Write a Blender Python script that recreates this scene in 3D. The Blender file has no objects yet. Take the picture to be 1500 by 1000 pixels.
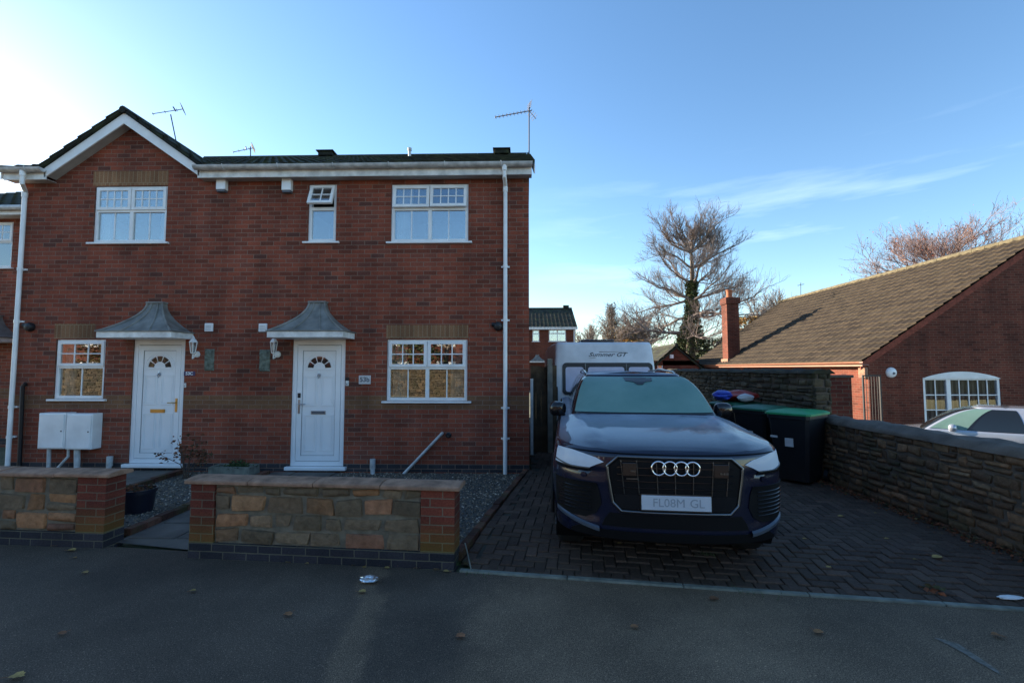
import bpy, bmesh, math, random
from mathutils import Vector, Matrix, noise
R = math.radians
C = bpy.context.scene.collection
SC = bpy.context.scene
random.seed(7)
# ---------------- camera, world, sun, exposure ----------------
F_PX, YAW, PITCH, EYE = 672.0, R(1.44), R(3.4), 1.72
cd = bpy.data.cameras.new('camera'); cam = bpy.data.objects.new('camera', cd); C.objects.link(cam)
cd.sensor_width = 36; cd.lens = 36*F_PX/1500; cd.clip_end = 2000; cd.clip_start = .05
cam.location = (0, 0, EYE); cam.rotation_euler = (R(90)+PITCH, 0, YAW)
SC.camera = cam
SUN_EL, SUN_AZ = R(17.5), R(-56)      # azimuth measured from +Y, negative = towards -X
w = bpy.data.worlds.new('World'); SC.world = w; w.use_nodes = True
nt = w.node_tree; bg = nt.nodes['Background']
sky = nt.nodes.new('ShaderNodeTexSky'); sky.sky_type = 'NISHITA'; sky.sun_disc = False
sky.sun_elevation = SUN_EL; sky.sun_rotation = SUN_AZ
sky.air_density = 1.0; sky.dust_density = .14; sky.ozone_density = 2.0; sky.altitude = 50
tc = nt.nodes.new('ShaderNodeTexCoord'); mp = nt.nodes.new('ShaderNodeMapping')
mp.inputs['Scale'].default_value = (1.2, 1.2, 9); mp.inputs['Rotation'].default_value = (R(4), R(-7), 0)
nz = nt.nodes.new('ShaderNodeTexNoise'); nz.inputs['Scale'].default_value = 1.6; nz.inputs['Detail'].default_value = 6
nz.inputs['Roughness'].default_value = .55
cr = nt.nodes.new('ShaderNodeValToRGB'); cr.color_ramp.elements[0].position = .56; cr.color_ramp.elements[1].position = .86
cr.color_ramp.elements[1].color = (.38, .38, .38, 1)
mx = nt.nodes.new('ShaderNodeMix'); mx.data_type = 'RGBA'
nt.links.new(tc.outputs['Generated'], mp.inputs[0]); nt.links.new(mp.outputs[0], nz.inputs['Vector'])
nt.links.new(nz.outputs['Fac'], cr.inputs[0])
sx_ = nt.nodes.new('ShaderNodeSeparateXYZ'); nt.links.new(tc.outputs['Generated'], sx_.inputs[0]); fac = cr.outputs[0]
for ax, lo, hi in ((0, -.05, .30), (2, .42, .26)):      # thin cirrus only low on the right
    q_ = nt.nodes.new('ShaderNodeMapRange'); q_.inputs['From Min'].default_value = lo; q_.inputs['From Max'].default_value = hi; nt.links.new(sx_.outputs[ax], q_.inputs[0])
    m_ = nt.nodes.new('ShaderNodeMath'); m_.operation = 'MULTIPLY'; nt.links.new(fac, m_.inputs[0]); nt.links.new(q_.outputs[0], m_.inputs[1]); fac = m_.outputs[0]
nt.links.new(fac, mx.inputs['Factor'])
hs = nt.nodes.new('ShaderNodeHueSaturation'); hs.inputs['Saturation'].default_value = 1.13; nt.links.new(sky.outputs[0], hs.inputs['Color']); nt.links.new(hs.outputs[0], mx.inputs['A']); mx.inputs['B'].default_value = (7.5, 8.6, 9.6, 1)
nt.links.new(mx.outputs['Result'], bg.inputs[0]); bg.inputs[1].default_value = .094
sl = bpy.data.lights.new('sun', 'SUN'); sun = bpy.data.objects.new('sun', sl); C.objects.link(sun)
sl.energy = 4.8; sl.angle = R(.5); sl.color = (1, .84, .66)
sd = Vector((math.sin(SUN_AZ)*math.cos(SUN_EL), math.cos(SUN_AZ)*math.cos(SUN_EL), math.sin(SUN_EL)))
sun.rotation_euler = sd.to_track_quat('Z', 'Y').to_euler(); sun.location = sd*50
SC.view_settings.view_transform = 'Standard'; SC.view_settings.look = 'None'
SC.view_settings.exposure = 1.72; SC.view_settings.gamma = 1

# measuring helpers: a bearing read off the photograph crossed with a real plane (a wall's plane, the ground)
_f = Vector((-math.sin(YAW)*math.cos(PITCH), math.cos(YAW)*math.cos(PITCH), math.sin(PITCH)))
_r = Vector((math.cos(YAW), math.sin(YAW), 0)); _u = _r.cross(_f)
def ray(px, py): return _f + _r*((px-750)/F_PX) + _u*((500-py)/F_PX)
def P(px, py, Y):
    d = ray(px, py); return Vector((0, 0, EYE)) + d*(Y/d.y)
def G(px, py, z=0.0):
    d = ray(px, py); return Vector((0, 0, EYE)) + d*((z-EYE)/d.z)

# ---------------- mesh builder ----------------
W = {}
class MB:
    def __init__(s): s.v = []; s.f = []; s.m = []; s.c = {}; s.mi = 0
    def add(s, vs, fs, col=None):
        b = len(s.v); s.v += [tuple(q) for q in vs]
        for f in fs:
            if col is not None: s.c[len(s.f)] = col
            s.f.append(tuple(b+i for i in f)); s.m.append(s.mi)
    def box(s, x0, x1, y0, y1, z0, z1, col=None, M=None):
        vs = [Vector(q) for q in ((x0,y0,z0),(x1,y0,z0),(x1,y1,z0),(x0,y1,z0),(x0,y0,z1),(x1,y0,z1),(x1,y1,z1),(x0,y1,z1))]
        if M is not None: vs = [M @ q for q in vs]
        s.add(vs, [(0,3,2,1),(4,5,6,7),(0,1,5,4),(1,2,6,5),(2,3,7,6),(3,0,4,7)], col)
    def tube(s, pts, rad, k=8, cap=True, col=None):
        pts = [Vector(p) for p in pts]; n = len(pts)
        rr = rad if isinstance(rad, (list, tuple)) else [rad]*n
        vs = []; a = None
        for i, p in enumerate(pts):
            t = (pts[min(i+1, n-1)]-pts[max(i-1, 0)])
            if t.length < 1e-9: t = Vector((0,0,1))
            t.normalize()
            if a is None:
                a = t.orthogonal().normalized()
                if abs(t.z) < .9: a = (Vector((0,0,1)) - t*t.z).normalized()
            else:
                a = a - t*a.dot(t)
                a = a.normalized() if a.length > 1e-6 else t.orthogonal().normalized()
            b = t.cross(a)
            for j in range(k):
                g = 2*math.pi*j/k; vs.append(p + (a*math.cos(g)+b*math.sin(g))*rr[i])
        fs = [(i*k+j, i*k+(j+1)%k, (i+1)*k+(j+1)%k, (i+1)*k+j) for i in range(n-1) for j in range(k)]
        if cap: fs += [tuple(range(k))[::-1], tuple((n-1)*k+j for j in range(k))]
        s.add(vs, fs, col)
    def lathe(s, c, prof, k=20, col=None):   # prof [(r,z)]
        c = Vector(c); vs = [c+Vector((r*math.cos(2*math.pi*j/k), r*math.sin(2*math.pi*j/k), z)) for r, z in prof for j in range(k)]
        n = len(prof)
        s.add(vs, [(i*k+j, i*k+(j+1)%k, (i+1)*k+(j+1)%k, (i+1)*k+j) for i in range(n-1) for j in range(k)] +
              [tuple(range(k))[::-1], tuple((n-1)*k+j for j in range(k))], col)
    def grid(s, rows, flip=False, col=None):
        n = len(rows[0]); vs = [q for r in rows for q in r]; fs = []
        for i in range(len(rows)-1):
            for j in range(n-1):
                f = (i*n+j, i*n+j+1, (i+1)*n+j+1, (i+1)*n+j); fs.append(f[::-1] if flip else f)
        s.add(vs, fs, col)
    def prism(s, poly, d, col=None):        # planar polygon of Vectors extruded by d
        n = len(poly); d = Vector(d); vs = [Vector(p) for p in poly] + [Vector(p)+d for p in poly]
        s.add(vs, [tuple(range(n)), tuple(range(2*n-1, n-1, -1))] + [(i, i+n, (i+1)%n+n, (i+1)%n) for i in range(n)], col)
    def build(s, name, mats, parent=None, smooth=None, bev=0, local=False, fixn=True):
        off = Vector((0,0,0))
        o = None
        if parent is not None: off = W[parent.as_pointer()]
        elif not local and s.v:
            xs = [q[0] for q in s.v]; ys = [q[1] for q in s.v]; zs = [q[2] for q in s.v]
            off = Vector(((min(xs)+max(xs))/2, (min(ys)+max(ys))/2, min(zs)))
        me = bpy.data.meshes.new(name); me.from_pydata([tuple(Vector(q)-off) for q in s.v], [], s.f)
        if not isinstance(mats, (list, tuple)): mats = [mats]
        for m in mats: me.materials.append(m)
        if s.mi or max(s.m, default=0): me.polygons.foreach_set('material_index', s.m)
        if fixn and len(s.f) < 30000:
            bm = bmesh.new(); bm.from_mesh(me); bmesh.ops.recalc_face_normals(bm, faces=bm.faces); bm.to_mesh(me); bm.free()
        uv = me.uv_layers.new(name='UVMap'); uvd = [0.0]*(2*len(me.loops))
        for p in me.polygons:
            n = p.normal
            if abs(n.z) > .985: U = Vector((1,0,0)); V = Vector((0,1,0))
            else:
                U = Vector((-n.y, n.x, 0)).normalized()
                if abs(U.x) > abs(U.y): U = U if U.x > 0 else -U
                else: U = U if U.y > 0 else -U
                V = n.cross(U); V = V if V.z > 0 else -V
            for li in p.loop_indices:
                q = me.vertices[me.loops[li].vertex_index].co + off
                uvd[2*li] = q.dot(U); uvd[2*li+1] = q.dot(V)
        uv.data.foreach_set('uv', uvd)
        if s.c:
            ca = me.color_attributes.new('Col', 'FLOAT_COLOR', 'CORNER'); cdv = [.5, .5, .5, 1.0]*len(me.loops)
            for p in me.polygons:
                c = s.c.get(p.index)
                if c:
                    for li in p.loop_indices: cdv[4*li:4*li+3] = c[:3]
            ca.data.foreach_set('color', cdv)
        if smooth is not None:
            me.polygons.foreach_set('use_smooth', [True]*len(me.polygons)); me.set_sharp_from_angle(angle=R(smooth))
        o = bpy.data.objects.new(name, me); C.objects.link(o)
        if parent is not None: o.parent = parent; W[o.as_pointer()] = off
        else: o.location = off; W[o.as_pointer()] = off
        if bev:
            b = o.modifiers.new('bevel', 'BEVEL'); b.width = bev; b.segments = 2; b.limit_method = 'ANGLE'; b.angle_limit = R(40)
        return o
def tag(o, label=None, cat=None, group=None, kind=None):
    if label: o['label'] = label
    if cat: o['category'] = cat
    if group: o['group'] = group
    if kind: o['kind'] = kind
    return o
def thing(name, label, cat, loc=(0,0,0), rz=0.0, group=None, local=False):
    o = bpy.data.objects.new(name, None); C.objects.link(o); o.location = loc; o.rotation_euler = (0, 0, rz)
    o.empty_display_size = .2
    W[o.as_pointer()] = Vector((0,0,0)) if (local or rz) else Vector(loc)
    return tag(o, label, cat, group)
def text_mesh(name, body, size, mat, parent, M, depth=.002, shear=0, align='CENTER', bold=0):
    cu = bpy.data.curves.new(name, 'FONT'); cu.body = body; cu.size = size; cu.extrude = depth; cu.align_x = align
    cu.align_y = 'CENTER'; cu.shear = shear; cu.offset = bold; cu.resolution_u = 3
    t = bpy.data.objects.new('t', cu); C.objects.link(t)
    dg = bpy.context.evaluated_depsgraph_get(); me = bpy.data.meshes.new_from_object(t.evaluated_get(dg))
    bpy.data.objects.remove(t); me.transform(M); me.transform(Matrix.Translation(-W[parent.as_pointer()]))
    me.materials.clear(); me.materials.append(mat); me.name = name
    o = bpy.data.objects.new(name, me); C.objects.link(o); o.parent = parent; W[o.as_pointer()] = W[parent.as_pointer()]
    return o

# ---------------- materials ----------------
def newmat(name):
    m = bpy.data.materials.new(name); m.use_nodes = True; return m, m.node_tree, m.node_tree.nodes['Principled BSDF']
def N(t, typ, **kw):
    n = t.nodes.new('ShaderNode'+typ)
    for k, v in kw.items():
        if k.startswith('i_'): n.inputs[k[2:].replace('_', ' ')].default_value = v
        else: setattr(n, k, v)
    return n
def ramp(t, stops, interp='LINEAR'):
    r = t.nodes.new('ShaderNodeValToRGB'); e = r.color_ramp.elements; r.color_ramp.interpolation = interp
    while len(e) < len(stops): e.new(.5)
    for i, (p, c) in enumerate(stops): e[i].position = p; e[i].color = (*c, 1) if len(c) == 3 else c
    return r
def mixc(t, fac, a, b, mode='MIX'):
    m = t.nodes.new('ShaderNodeMix'); m.data_type = 'RGBA'; m.blend_type = mode
    for s, v in (('Factor', fac), ('A', a), ('B', b)):
        if hasattr(v, 'links') or isinstance(v, bpy.types.NodeSocket): t.links.new(v, m.inputs[s])
        else: m.inputs[s].default_value = v if isinstance(v, float) else (*v, 1)
    return m.outputs['Result']
def plain(name, col, rough=.5, metal=0, var=.12, scale=6, bump=0, spec=.5, coat=0, bscale=None):
    m, t, b = newmat(name); tcn = N(t, 'TexCoord')
    n = N(t, 'TexNoise', i_Scale=scale, i_Detail=6); t.links.new(tcn.outputs['Object'], n.inputs['Vector'])
    lo = tuple(max(0, c*(1-var)) for c in col); hi = tuple(min(1, c*(1+var)) for c in col)
    r = ramp(t, [(.3, lo), (.7, hi)]); t.links.new(n.outputs['Fac'], r.inputs[0]); t.links.new(r.outputs[0], b.inputs['Base Color'])
    b.inputs['Roughness'].default_value = rough; b.inputs['Metallic'].default_value = metal
    b.inputs['Specular IOR Level'].default_value = spec; b.inputs['Coat Weight'].default_value = coat
    if bump:
        n2 = N(t, 'TexNoise', i_Scale=bscale or scale*5, i_Detail=5); t.links.new(tcn.outputs['Object'], n2.inputs['Vector'])
        bp = N(t, 'Bump', i_Strength=bump, i_Distance=.01); t.links.new(n2.outputs['Fac'], bp.inputs['Height']); t.links.new(bp.outputs[0], b.inputs['Normal'])
    return m
def brick_mat(name, stops, mortar, bw=.225, rh=.075, band=None, blue=None, bump=.5, big=.35, algae=None, ms=.010):
    m, t, b = newmat(name); L = t.links; u = N(t, 'UVMap')
    br = N(t, 'TexBrick', i_Scale=1.0, i_Mortar_Size=ms/2, i_Mortar_Smooth=.15, i_Brick_Width=bw, i_Row_Height=rh)
    br.inputs['Color1'].default_value = (0,0,0,1); br.inputs['Color2'].default_value = (1,1,1,1); br.inputs['Mortar'].default_value = (.5,.5,.5,1)
    wn = N(t, 'TexNoise', i_Scale=30.0, i_Detail=2); L.new(u.outputs[0], wn.inputs['Vector'])
    va = N(t, 'VectorMath', operation='SCALE', i_Scale=.006); L.new(wn.outputs['Color'], va.inputs[0])
    vb = N(t, 'VectorMath', operation='ADD'); L.new(u.outputs[0], vb.inputs[0]); L.new(va.outputs[0], vb.inputs[1])
    L.new(vb.outputs[0], br.inputs['Vector'])
    r = ramp(t, stops); L.new(br.outputs['Color'], r.inputs[0]); col = r.outputs[0]
    if band:
        sx = N(t, 'SeparateXYZ'); L.new(u.outputs[0], sx.inputs[0])
        for z0, z1, c0, c1 in band:
            a = N(t, 'Math', operation='GREATER_THAN'); a.inputs[1].default_value = z0; L.new(sx.outputs[1], a.inputs[0])
            c = N(t, 'Math', operation='LESS_THAN'); c.inputs[1].default_value = z1; L.new(sx.outputs[1], c.inputs[0])
            d = N(t, 'Math', operation='MULTIPLY'); L.new(a.outputs[0], d.inputs[0]); L.new(c.outputs[0], d.inputs[1])
            r2 = ramp(t, [(0, c0), (1, c1)]); L.new(br.outputs['Color'], r2.inputs[0])
            col = mixc(t, d.outputs[0], col, r2.outputs[0])
    n1 = N(t, 'TexNoise', i_Scale=60.0, i_Detail=4); L.new(u.outputs[0], n1.inputs['Vector'])
    n2 = N(t, 'TexNoise', i_Scale=.9, i_Detail=6, i_Roughness=.6); L.new(u.outputs[0], n2.inputs['Vector'])
    r3 = ramp(t, [(.3, (.72,.72,.72)), (.75, (1.2,1.2,1.2))]); L.new(n1.outputs['Fac'], r3.inputs[0])
    col = mixc(t, 1.0, col, r3.outputs[0], 'MULTIPLY')
    col = mixc(t, br.outputs['Fac'], col, mortar)
    r4 = ramp(t, [(.3, (1-big,)*3), (.7, (1.12,1.1,1.08))]); L.new(n2.outputs['Fac'], r4.inputs[0])
    col = mixc(t, 1.0, col, r4.outputs[0], 'MULTIPLY')
    mv = N(t, 'Mapping'); mv.inputs['Scale'].default_value = (2.6, .28, 1); L.new(u.outputs[0], mv.inputs[0]); nv = N(t, 'TexNoise', i_Scale=1.0, i_Detail=5); L.new(mv.outputs[0], nv.inputs['Vector'])
    rv = ramp(t, [(.35, (.80,.80,.80)), (.62, (1.08,1.08,1.08))]); L.new(nv.outputs['Fac'], rv.inputs[0]); col = mixc(t, 1.0, col, rv.outputs[0], 'MULTIPLY')
    if algae:
        sx2 = N(t, 'SeparateXYZ'); L.new(u.outputs[0], sx2.inputs[0])
        mr = N(t, 'MapRange'); mr.inputs['From Min'].default_value = algae[0]; mr.inputs['From Max'].default_value = algae[1]
        mr.inputs['To Min'].default_value = .75; mr.inputs['To Max'].default_value = 0; L.new(sx2.outputs[1], mr.inputs[0])
        mm = N(t, 'Math', operation='MULTIPLY'); L.new(mr.outputs[0], mm.inputs[0]); L.new(n2.outputs['Fac'], mm.inputs[1])
        col = mixc(t, mm.outputs[0], col, (.17, .15, .02))
    L.new(col, b.inputs['Base Color']); b.inputs['Roughness'].default_value = .88; b.inputs['Specular IOR Level'].default_value = .25
    inv = N(t, 'Math', operation='SUBTRACT'); inv.inputs[0].default_value = 1; L.new(br.outputs['Fac'], inv.inputs[1])
    ad = N(t, 'Math', operation='MULTIPLY_ADD'); L.new(n1.outputs['Fac'], ad.inputs[0]); ad.inputs[1].default_value = .25; L.new(inv.outputs[0], ad.inputs[2])
    bp = N(t, 'Bump', i_Strength=bump, i_Distance=.006); L.new(ad.outputs[0], bp.inputs['Height']); L.new(bp.outputs[0], b.inputs['Normal'])
    return m
def attr_mat(name, stops, rough=.85, nscale=25, bump=.4, dirt=None, spec=.3, dist=.01):
    # colour picked per piece (brick, stone, tile, pebble) from the Col attribute
    m, t, b = newmat(name); L = t.links
    a = N(t, 'Attribute', attribute_name='Col'); sx = N(t, 'SeparateColor'); L.new(a.outputs['Color'], sx.inputs[0])
    r = ramp(t, stops); L.new(sx.outputs[0], r.inputs[0])
    tcn = N(t, 'TexCoord'); n = N(t, 'TexNoise', i_Scale=float(nscale), i_Detail=8, i_Roughness=.65); L.new(tcn.outputs['Object'], n.inputs['Vector'])
    r2 = ramp(t, [(.28, (.55,.55,.55)), (.72, (1.35,1.35,1.35))]); L.new(n.outputs['Fac'], r2.inputs[0])
    col = mixc(t, 1.0, r.outputs[0], r2.outputs[0], 'MULTIPLY')
    mr = N(t, 'MapRange'); mr.inputs['To Min'].default_value = .7; mr.inputs['To Max'].default_value = 1.3; L.new(sx.outputs[1], mr.inputs[0])
    col = mixc(t, 1.0, col, mr.outputs[0], 'MULTIPLY')
    if dirt:
        n3 = N(t, 'TexNoise', i_Scale=dirt[1], i_Detail=5); L.new(tcn.outputs['Object'], n3.inputs['Vector'])
        r3 = ramp(t, [(.45, (0,0,0)), (.7, (dirt[2],)*3)]); L.new(n3.outputs['Fac'], r3.inputs[0])
        col = mixc(t, r3.outputs[0], col, dirt[0])
    L.new(col, b.inputs['Base Color']); b.inputs['Roughness'].default_value = rough; b.inputs['Specular IOR Level'].default_value = spec
    bp = N(t, 'Bump', i_Strength=bump, i_Distance=dist); L.new(n.outputs['Fac'], bp.inputs['Height']); L.new(bp.outputs[0], b.inputs['Normal'])
    return m
def glass_mat(name, gloss=.35, tint=(.55,.6,.6), rough=.015, top=1):
    m, t, b = newmat(name); L = t.links; t.nodes.remove(b); out = t.nodes['Material Output']
    g = N(t, 'BsdfGlossy', i_Roughness=rough); g.inputs['Color'].default_value = (.92,.96,1,1)
    tr = N(t, 'BsdfTransparent'); tr.inputs['Color'].default_value = (*tint, 1)
    lw = N(t, 'LayerWeight', i_Blend=.25); mr = N(t, 'MapRange'); mr.inputs['To Min'].default_value = gloss; mr.inputs['To Max'].default_value = top
    L.new(lw.outputs['Fresnel'], mr.inputs[0])
    nn = N(t, 'TexNoise', i_Scale=1.3, i_Detail=1); tcn = N(t, 'TexCoord'); L.new(tcn.outputs['Object'], nn.inputs['Vector'])
    bp = N(t, 'Bump', i_Strength=.08, i_Distance=.02); L.new(nn.outputs['Fac'], bp.inputs['Height']); L.new(bp.outputs[0], g.inputs['Normal'])
    mxs = N(t, 'MixShader'); L.new(mr.outputs[0], mxs.inputs[0]); L.new(tr.outputs[0], mxs.inputs[1]); L.new(g.outputs[0], mxs.inputs[2])
    L.new(mxs.outputs[0], out.inputs[0]); return m

RED = [(0, (.17,.052,.032)), (.35, (.275,.070,.040)), (.7, (.325,.086,.048)), (.93, (.21,.070,.048)), (1, (.13,.052,.038))]
M = {}
M['brick'] = brick_mat('red_brick', RED, (.24,.165,.125), band=[(.02, .15, (.04,.038,.045), (.07,.065,.07)), (1.05, 1.275, (.25,.125,.062), (.19,.09,.05))])
M['brick_plain'] = brick_mat('red_brick_far', [(0, (.11,.030,.018)), (.5, (.20,.052,.030)), (1, (.15,.048,.030))], (.20,.12,.085))
M['brick_pier'] = brick_mat('pier_brick', [(0, (.13,.03,.02)), (1, (.22,.055,.033))], (.17,.13,.09), algae=(.12, .42))
M['soldier'] = brick_mat('buff_soldier_brick', [(0, (.25,.125,.065)), (1, (.33,.175,.09))], (.34,.25,.15), bw=.075, rh=.225)
M['blue'] = brick_mat('blue_brick', [(0, (.026,.026,.034)), (1, (.055,.05,.06))], (.12,.11,.08), rh=.07)
M['white'] = plain('white_upvc', (.82,.82,.81), rough=.35, var=.10, scale=4, coat=.1)
M['white_old'] = plain('weathered_white', (.72,.71,.68), rough=.5, var=.25, scale=7)
M['door'] = plain('white_door', (.84,.85,.86), rough=.3, var=.06, scale=2, coat=.2)
M['groove'] = plain('grey_gasket', (.10,.11,.13), rough=.6)
M['brass'] = plain('brass', (.65,.42,.14), rough=.3, metal=1)
M['steel'] = plain('brushed_steel', (.45,.46,.48), rough=.3, metal=1)
M['chrome'] = plain('chrome', (.85,.86,.88), rough=.08, metal=1, var=.02)
M['black'] = plain('black_plastic', (.012,.012,.014), rough=.45)
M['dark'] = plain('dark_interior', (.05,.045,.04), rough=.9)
M['lead'] = plain('lead_canopy', (.19,.19,.175), rough=.55, metal=.0, var=.4, scale=5, bump=.2)
M['glass'] = glass_mat('window_glass', .29, (.85,.88,.88))
M['glass2'] = glass_mat('ground_floor_glass', .21, (.8,.8,.78))
M['curtain'] = plain('net_curtain', (.88,.88,.86), rough=.9, var=.1)
M['tile'] = attr_mat('dark_roof_tile', [(0, (.018,.022,.018)), (.5, (.03,.032,.026)), (1, (.045,.042,.03))], dirt=((.06,.075,.03), 3.0, .7))
M['tile_brown'] = attr_mat('brown_roof_tile', [(0, (.032,.023,.015)), (.5, (.042,.031,.020)), (.8, (.050,.037,.024)), (1, (.080,.062,.040))], dirt=((.09,.072,.045), 2.0, .3), nscale=30)
M['gutter'] = plain('grey_white_gutter', (.50,.50,.49), rough=.45, var=.3, scale=9)
M['brown_plastic'] = plain('terracotta_gutter', (.35,.16,.10), rough=.5)
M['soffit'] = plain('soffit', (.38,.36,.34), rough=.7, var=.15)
# ---------------- shared builders ----------------
def tiled(mb, O, U, V, wid, length, gauge=.30, tw=.30, amp=.022, lift=.028, seed=1, sub=6, cut=None, lip=None):
    # lapped interlocking tiles: rows of wavy strips, each with a visible front lip; cut(u,v)->bool drops a tile
    rnd = random.Random(seed); O = Vector(O); U = Vector(U).normalized(); V = Vector(V).normalized(); Nn = U.cross(V)
    if Nn.z < 0: Nn = -Nn
    nr = max(1, int(math.ceil(length/gauge))); nc = max(1, int(round(wid/tw))); tw = wid/nc
    def wave(q):
        q = q % 1.0
        return amp*max(0, math.cos((q-.12)*2*math.pi))*1.0 if q < .37 or q > .87 else -amp*.15
    for r in range(nr):
        v0 = r*gauge; v1 = min(length, v0+gauge+.03)
        for c in range(nc):
            if cut and cut((c+.5)*tw, v0+gauge/2): continue
            col = (rnd.random(), rnd.random(), rnd.random()); dh = rnd.uniform(-.003, .003)
            a = []; b = []; l = []
            for k in range(sub+1):
                uu = (c + k/sub)*tw; h = wave(k/sub)
                a.append(O+U*uu+V*v0+Nn*(h+lift+dh)); b.append(O+U*uu+V*v1+Nn*(h+.002)); l.append(O+U*uu+V*v0+Nn*(-.012))
            if lip is None: mb.grid([l, a, b], col=col)
            else: mb.grid([l, a], col=(1.0, rnd.random(), 0)); col = (col[0]*.8, col[1], 0); k3 = .055; mb.grid([a, [p+(q-p)*k3 for p, q in zip(a, b)]], col=(.93+.07*rnd.random(), rnd.random(), 0)); mb.grid([[p+(q-p)*k3 for p, q in zip(a, b)], b], col=col)
def wall_cells(mb, x0, x1, z0, z1, Y, holes, depth=.11):
    # brick face at y=Y with rectangular openings and their reveals
    xs = sorted({x0, x1, *[h[0] for h in holes], *[h[1] for h in holes]}); zs = sorted({z0, z1, *[h[2] for h in holes], *[h[3] for h in holes]})
    for i in range(len(xs)-1):
        for j in range(len(zs)-1):
            cx = (xs[i]+xs[i+1])/2; cz = (zs[j]+zs[j+1])/2
            if any(h[0] < cx < h[1] and h[2] < cz < h[3] for h in holes): continue
            mb.add([(xs[i],Y,zs[j]),(xs[i+1],Y,zs[j]),(xs[i+1],Y,zs[j+1]),(xs[i],Y,zs[j+1])], [(0,1,2,3)])
    for a, b, c, d in holes:
        for q in ([(a,Y,c),(a,Y,d),(a,Y+depth,d),(a,Y+depth,c)], [(b,Y,c),(b,Y+depth,c),(b,Y+depth,d),(b,Y,d)],
                  [(a,Y,d),(b,Y,d),(b,Y+depth,d),(a,Y+depth,d)], [(a,Y,c),(a,Y+depth,c),(b,Y+depth,c),(b,Y,c)]):
            mb.add(q, [(0,1,2,3)])
def frame_ring(mb, x0, x1, z0, z1, y0, y1, t):
    mb.box(x0, x0+t, y0, y1, z0, z1); mb.box(x1-t, x1, y0, y1, z0, z1)
    mb.box(x0+t, x1-t, y0, y1, z0, z0+t); mb.box(x0+t, x1-t, y0, y1, z1-t, z1)
def make_window(par, rect, Y, ncol, top, bot, split=.42, opens=(), glass='glass', curtain=None, blind=None, bars=True):
    x0, x1, z0, z1 = rect; yf = Y+.025; yb = Y+.095; t = .052
    mb = MB(); frame_ring(mb, x0, x1, z0, z1, yf, yb, t)
    zs = z1-(z1-z0)*split; cw = (x1-x0)/ncol
    mb.box(x0+t, x1-t, yf+.002, yb, zs-.03, zs+.03)
    for i in range(1, ncol): mb.box(x0+cw*i-.03, x0+cw*i+.03, yf+.001, yb, z0+t, zs-.03); mb.box(x0+cw*i-.03, x0+cw*i+.03, yf+.001, yb, zs+.03, z1-t)
    w_ = mb.build('window', M['white'], par, bev=.004)
    mb = MB(); mb.box(x0-.07, x1+.07 if ncol > 1 or True else x1, Y-.05, Y+.03, z0-.035, z0-.003); mb.build('sill', M['white'], w_, bev=.006)
    for i in range(ncol):
        a = x0+cw*i+(t if i == 0 else .03); b = x0+cw*(i+1)-(t if i == ncol-1 else .03)
        # top light: an opening sash standing proud of the frame
        ang = opens[i] if i < len(opens) else 0
        A = a-.022; B = b+.022; z_t = z1-t+.022; z_b = zs+.03-.022; yy = yf-.022
        s = MB(); frame_ring(s, A, B, z_b, z_t, yy, yy+.045, .05)
        nx, nz = top; gx0, gx1, gz0, gz1 = A+.05, B-.05, z_b+.05, z_t-.05
        g = MB(); g.box(gx0, gx1, yy+.018, yy+.024, gz0, gz1)
        for k in range(1, nx): x = gx0+(gx1-gx0)*k/nx; s.box(x-.009, x+.009, yy+.010, yy+.030, gz0, gz1)
        for k in range(1, nz): z = gz0+(gz1-gz0)*k/nz; s.box(gx0, gx1, yy+.011, yy+.029, z-.009, z+.009)
        for q in (s, g):
            if ang:
                ca, sa = math.cos(ang), math.sin(ang)
                q.v = [(x, yy+.04+(y-yy-.04)*ca+(z-z_t)*sa, z_t+(z-z_t)*ca-(y-yy-.04)*sa) for x, y, z in q.v]
        s.build('sash', M['white'], w_, bev=.003); g.build('pane', M[glass], w_)
        g = MB(); g.box(a, b, yf+.030, yf+.036, z0+t, zs-.03); g.build('pane', M[glass], w_)
        if bot > 1:
            s = MB()
            for k in range(1, bot): x = a+(b-a)*k/bot; s.box(x-.009, x+.009, yf+.024, yf+.042, z0+t, zs-.03)
            s.build('glazing_bar', M['white'], w_)
    if curtain:
        for c0, c1 in curtain:
            mb = MB(); rows = []; n = 60
            for zz in (z0+.03, z1-.03): rows.append([(c0+(c1-c0)*k/n, Y+.15+.016*math.sin(k*1.1)+.010*math.sin(k*2.7), zz) for k in range(n+1)])
            mb.grid(rows); mb.build('curtain', M['curtain'], w_, smooth=60)
    return w_
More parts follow.
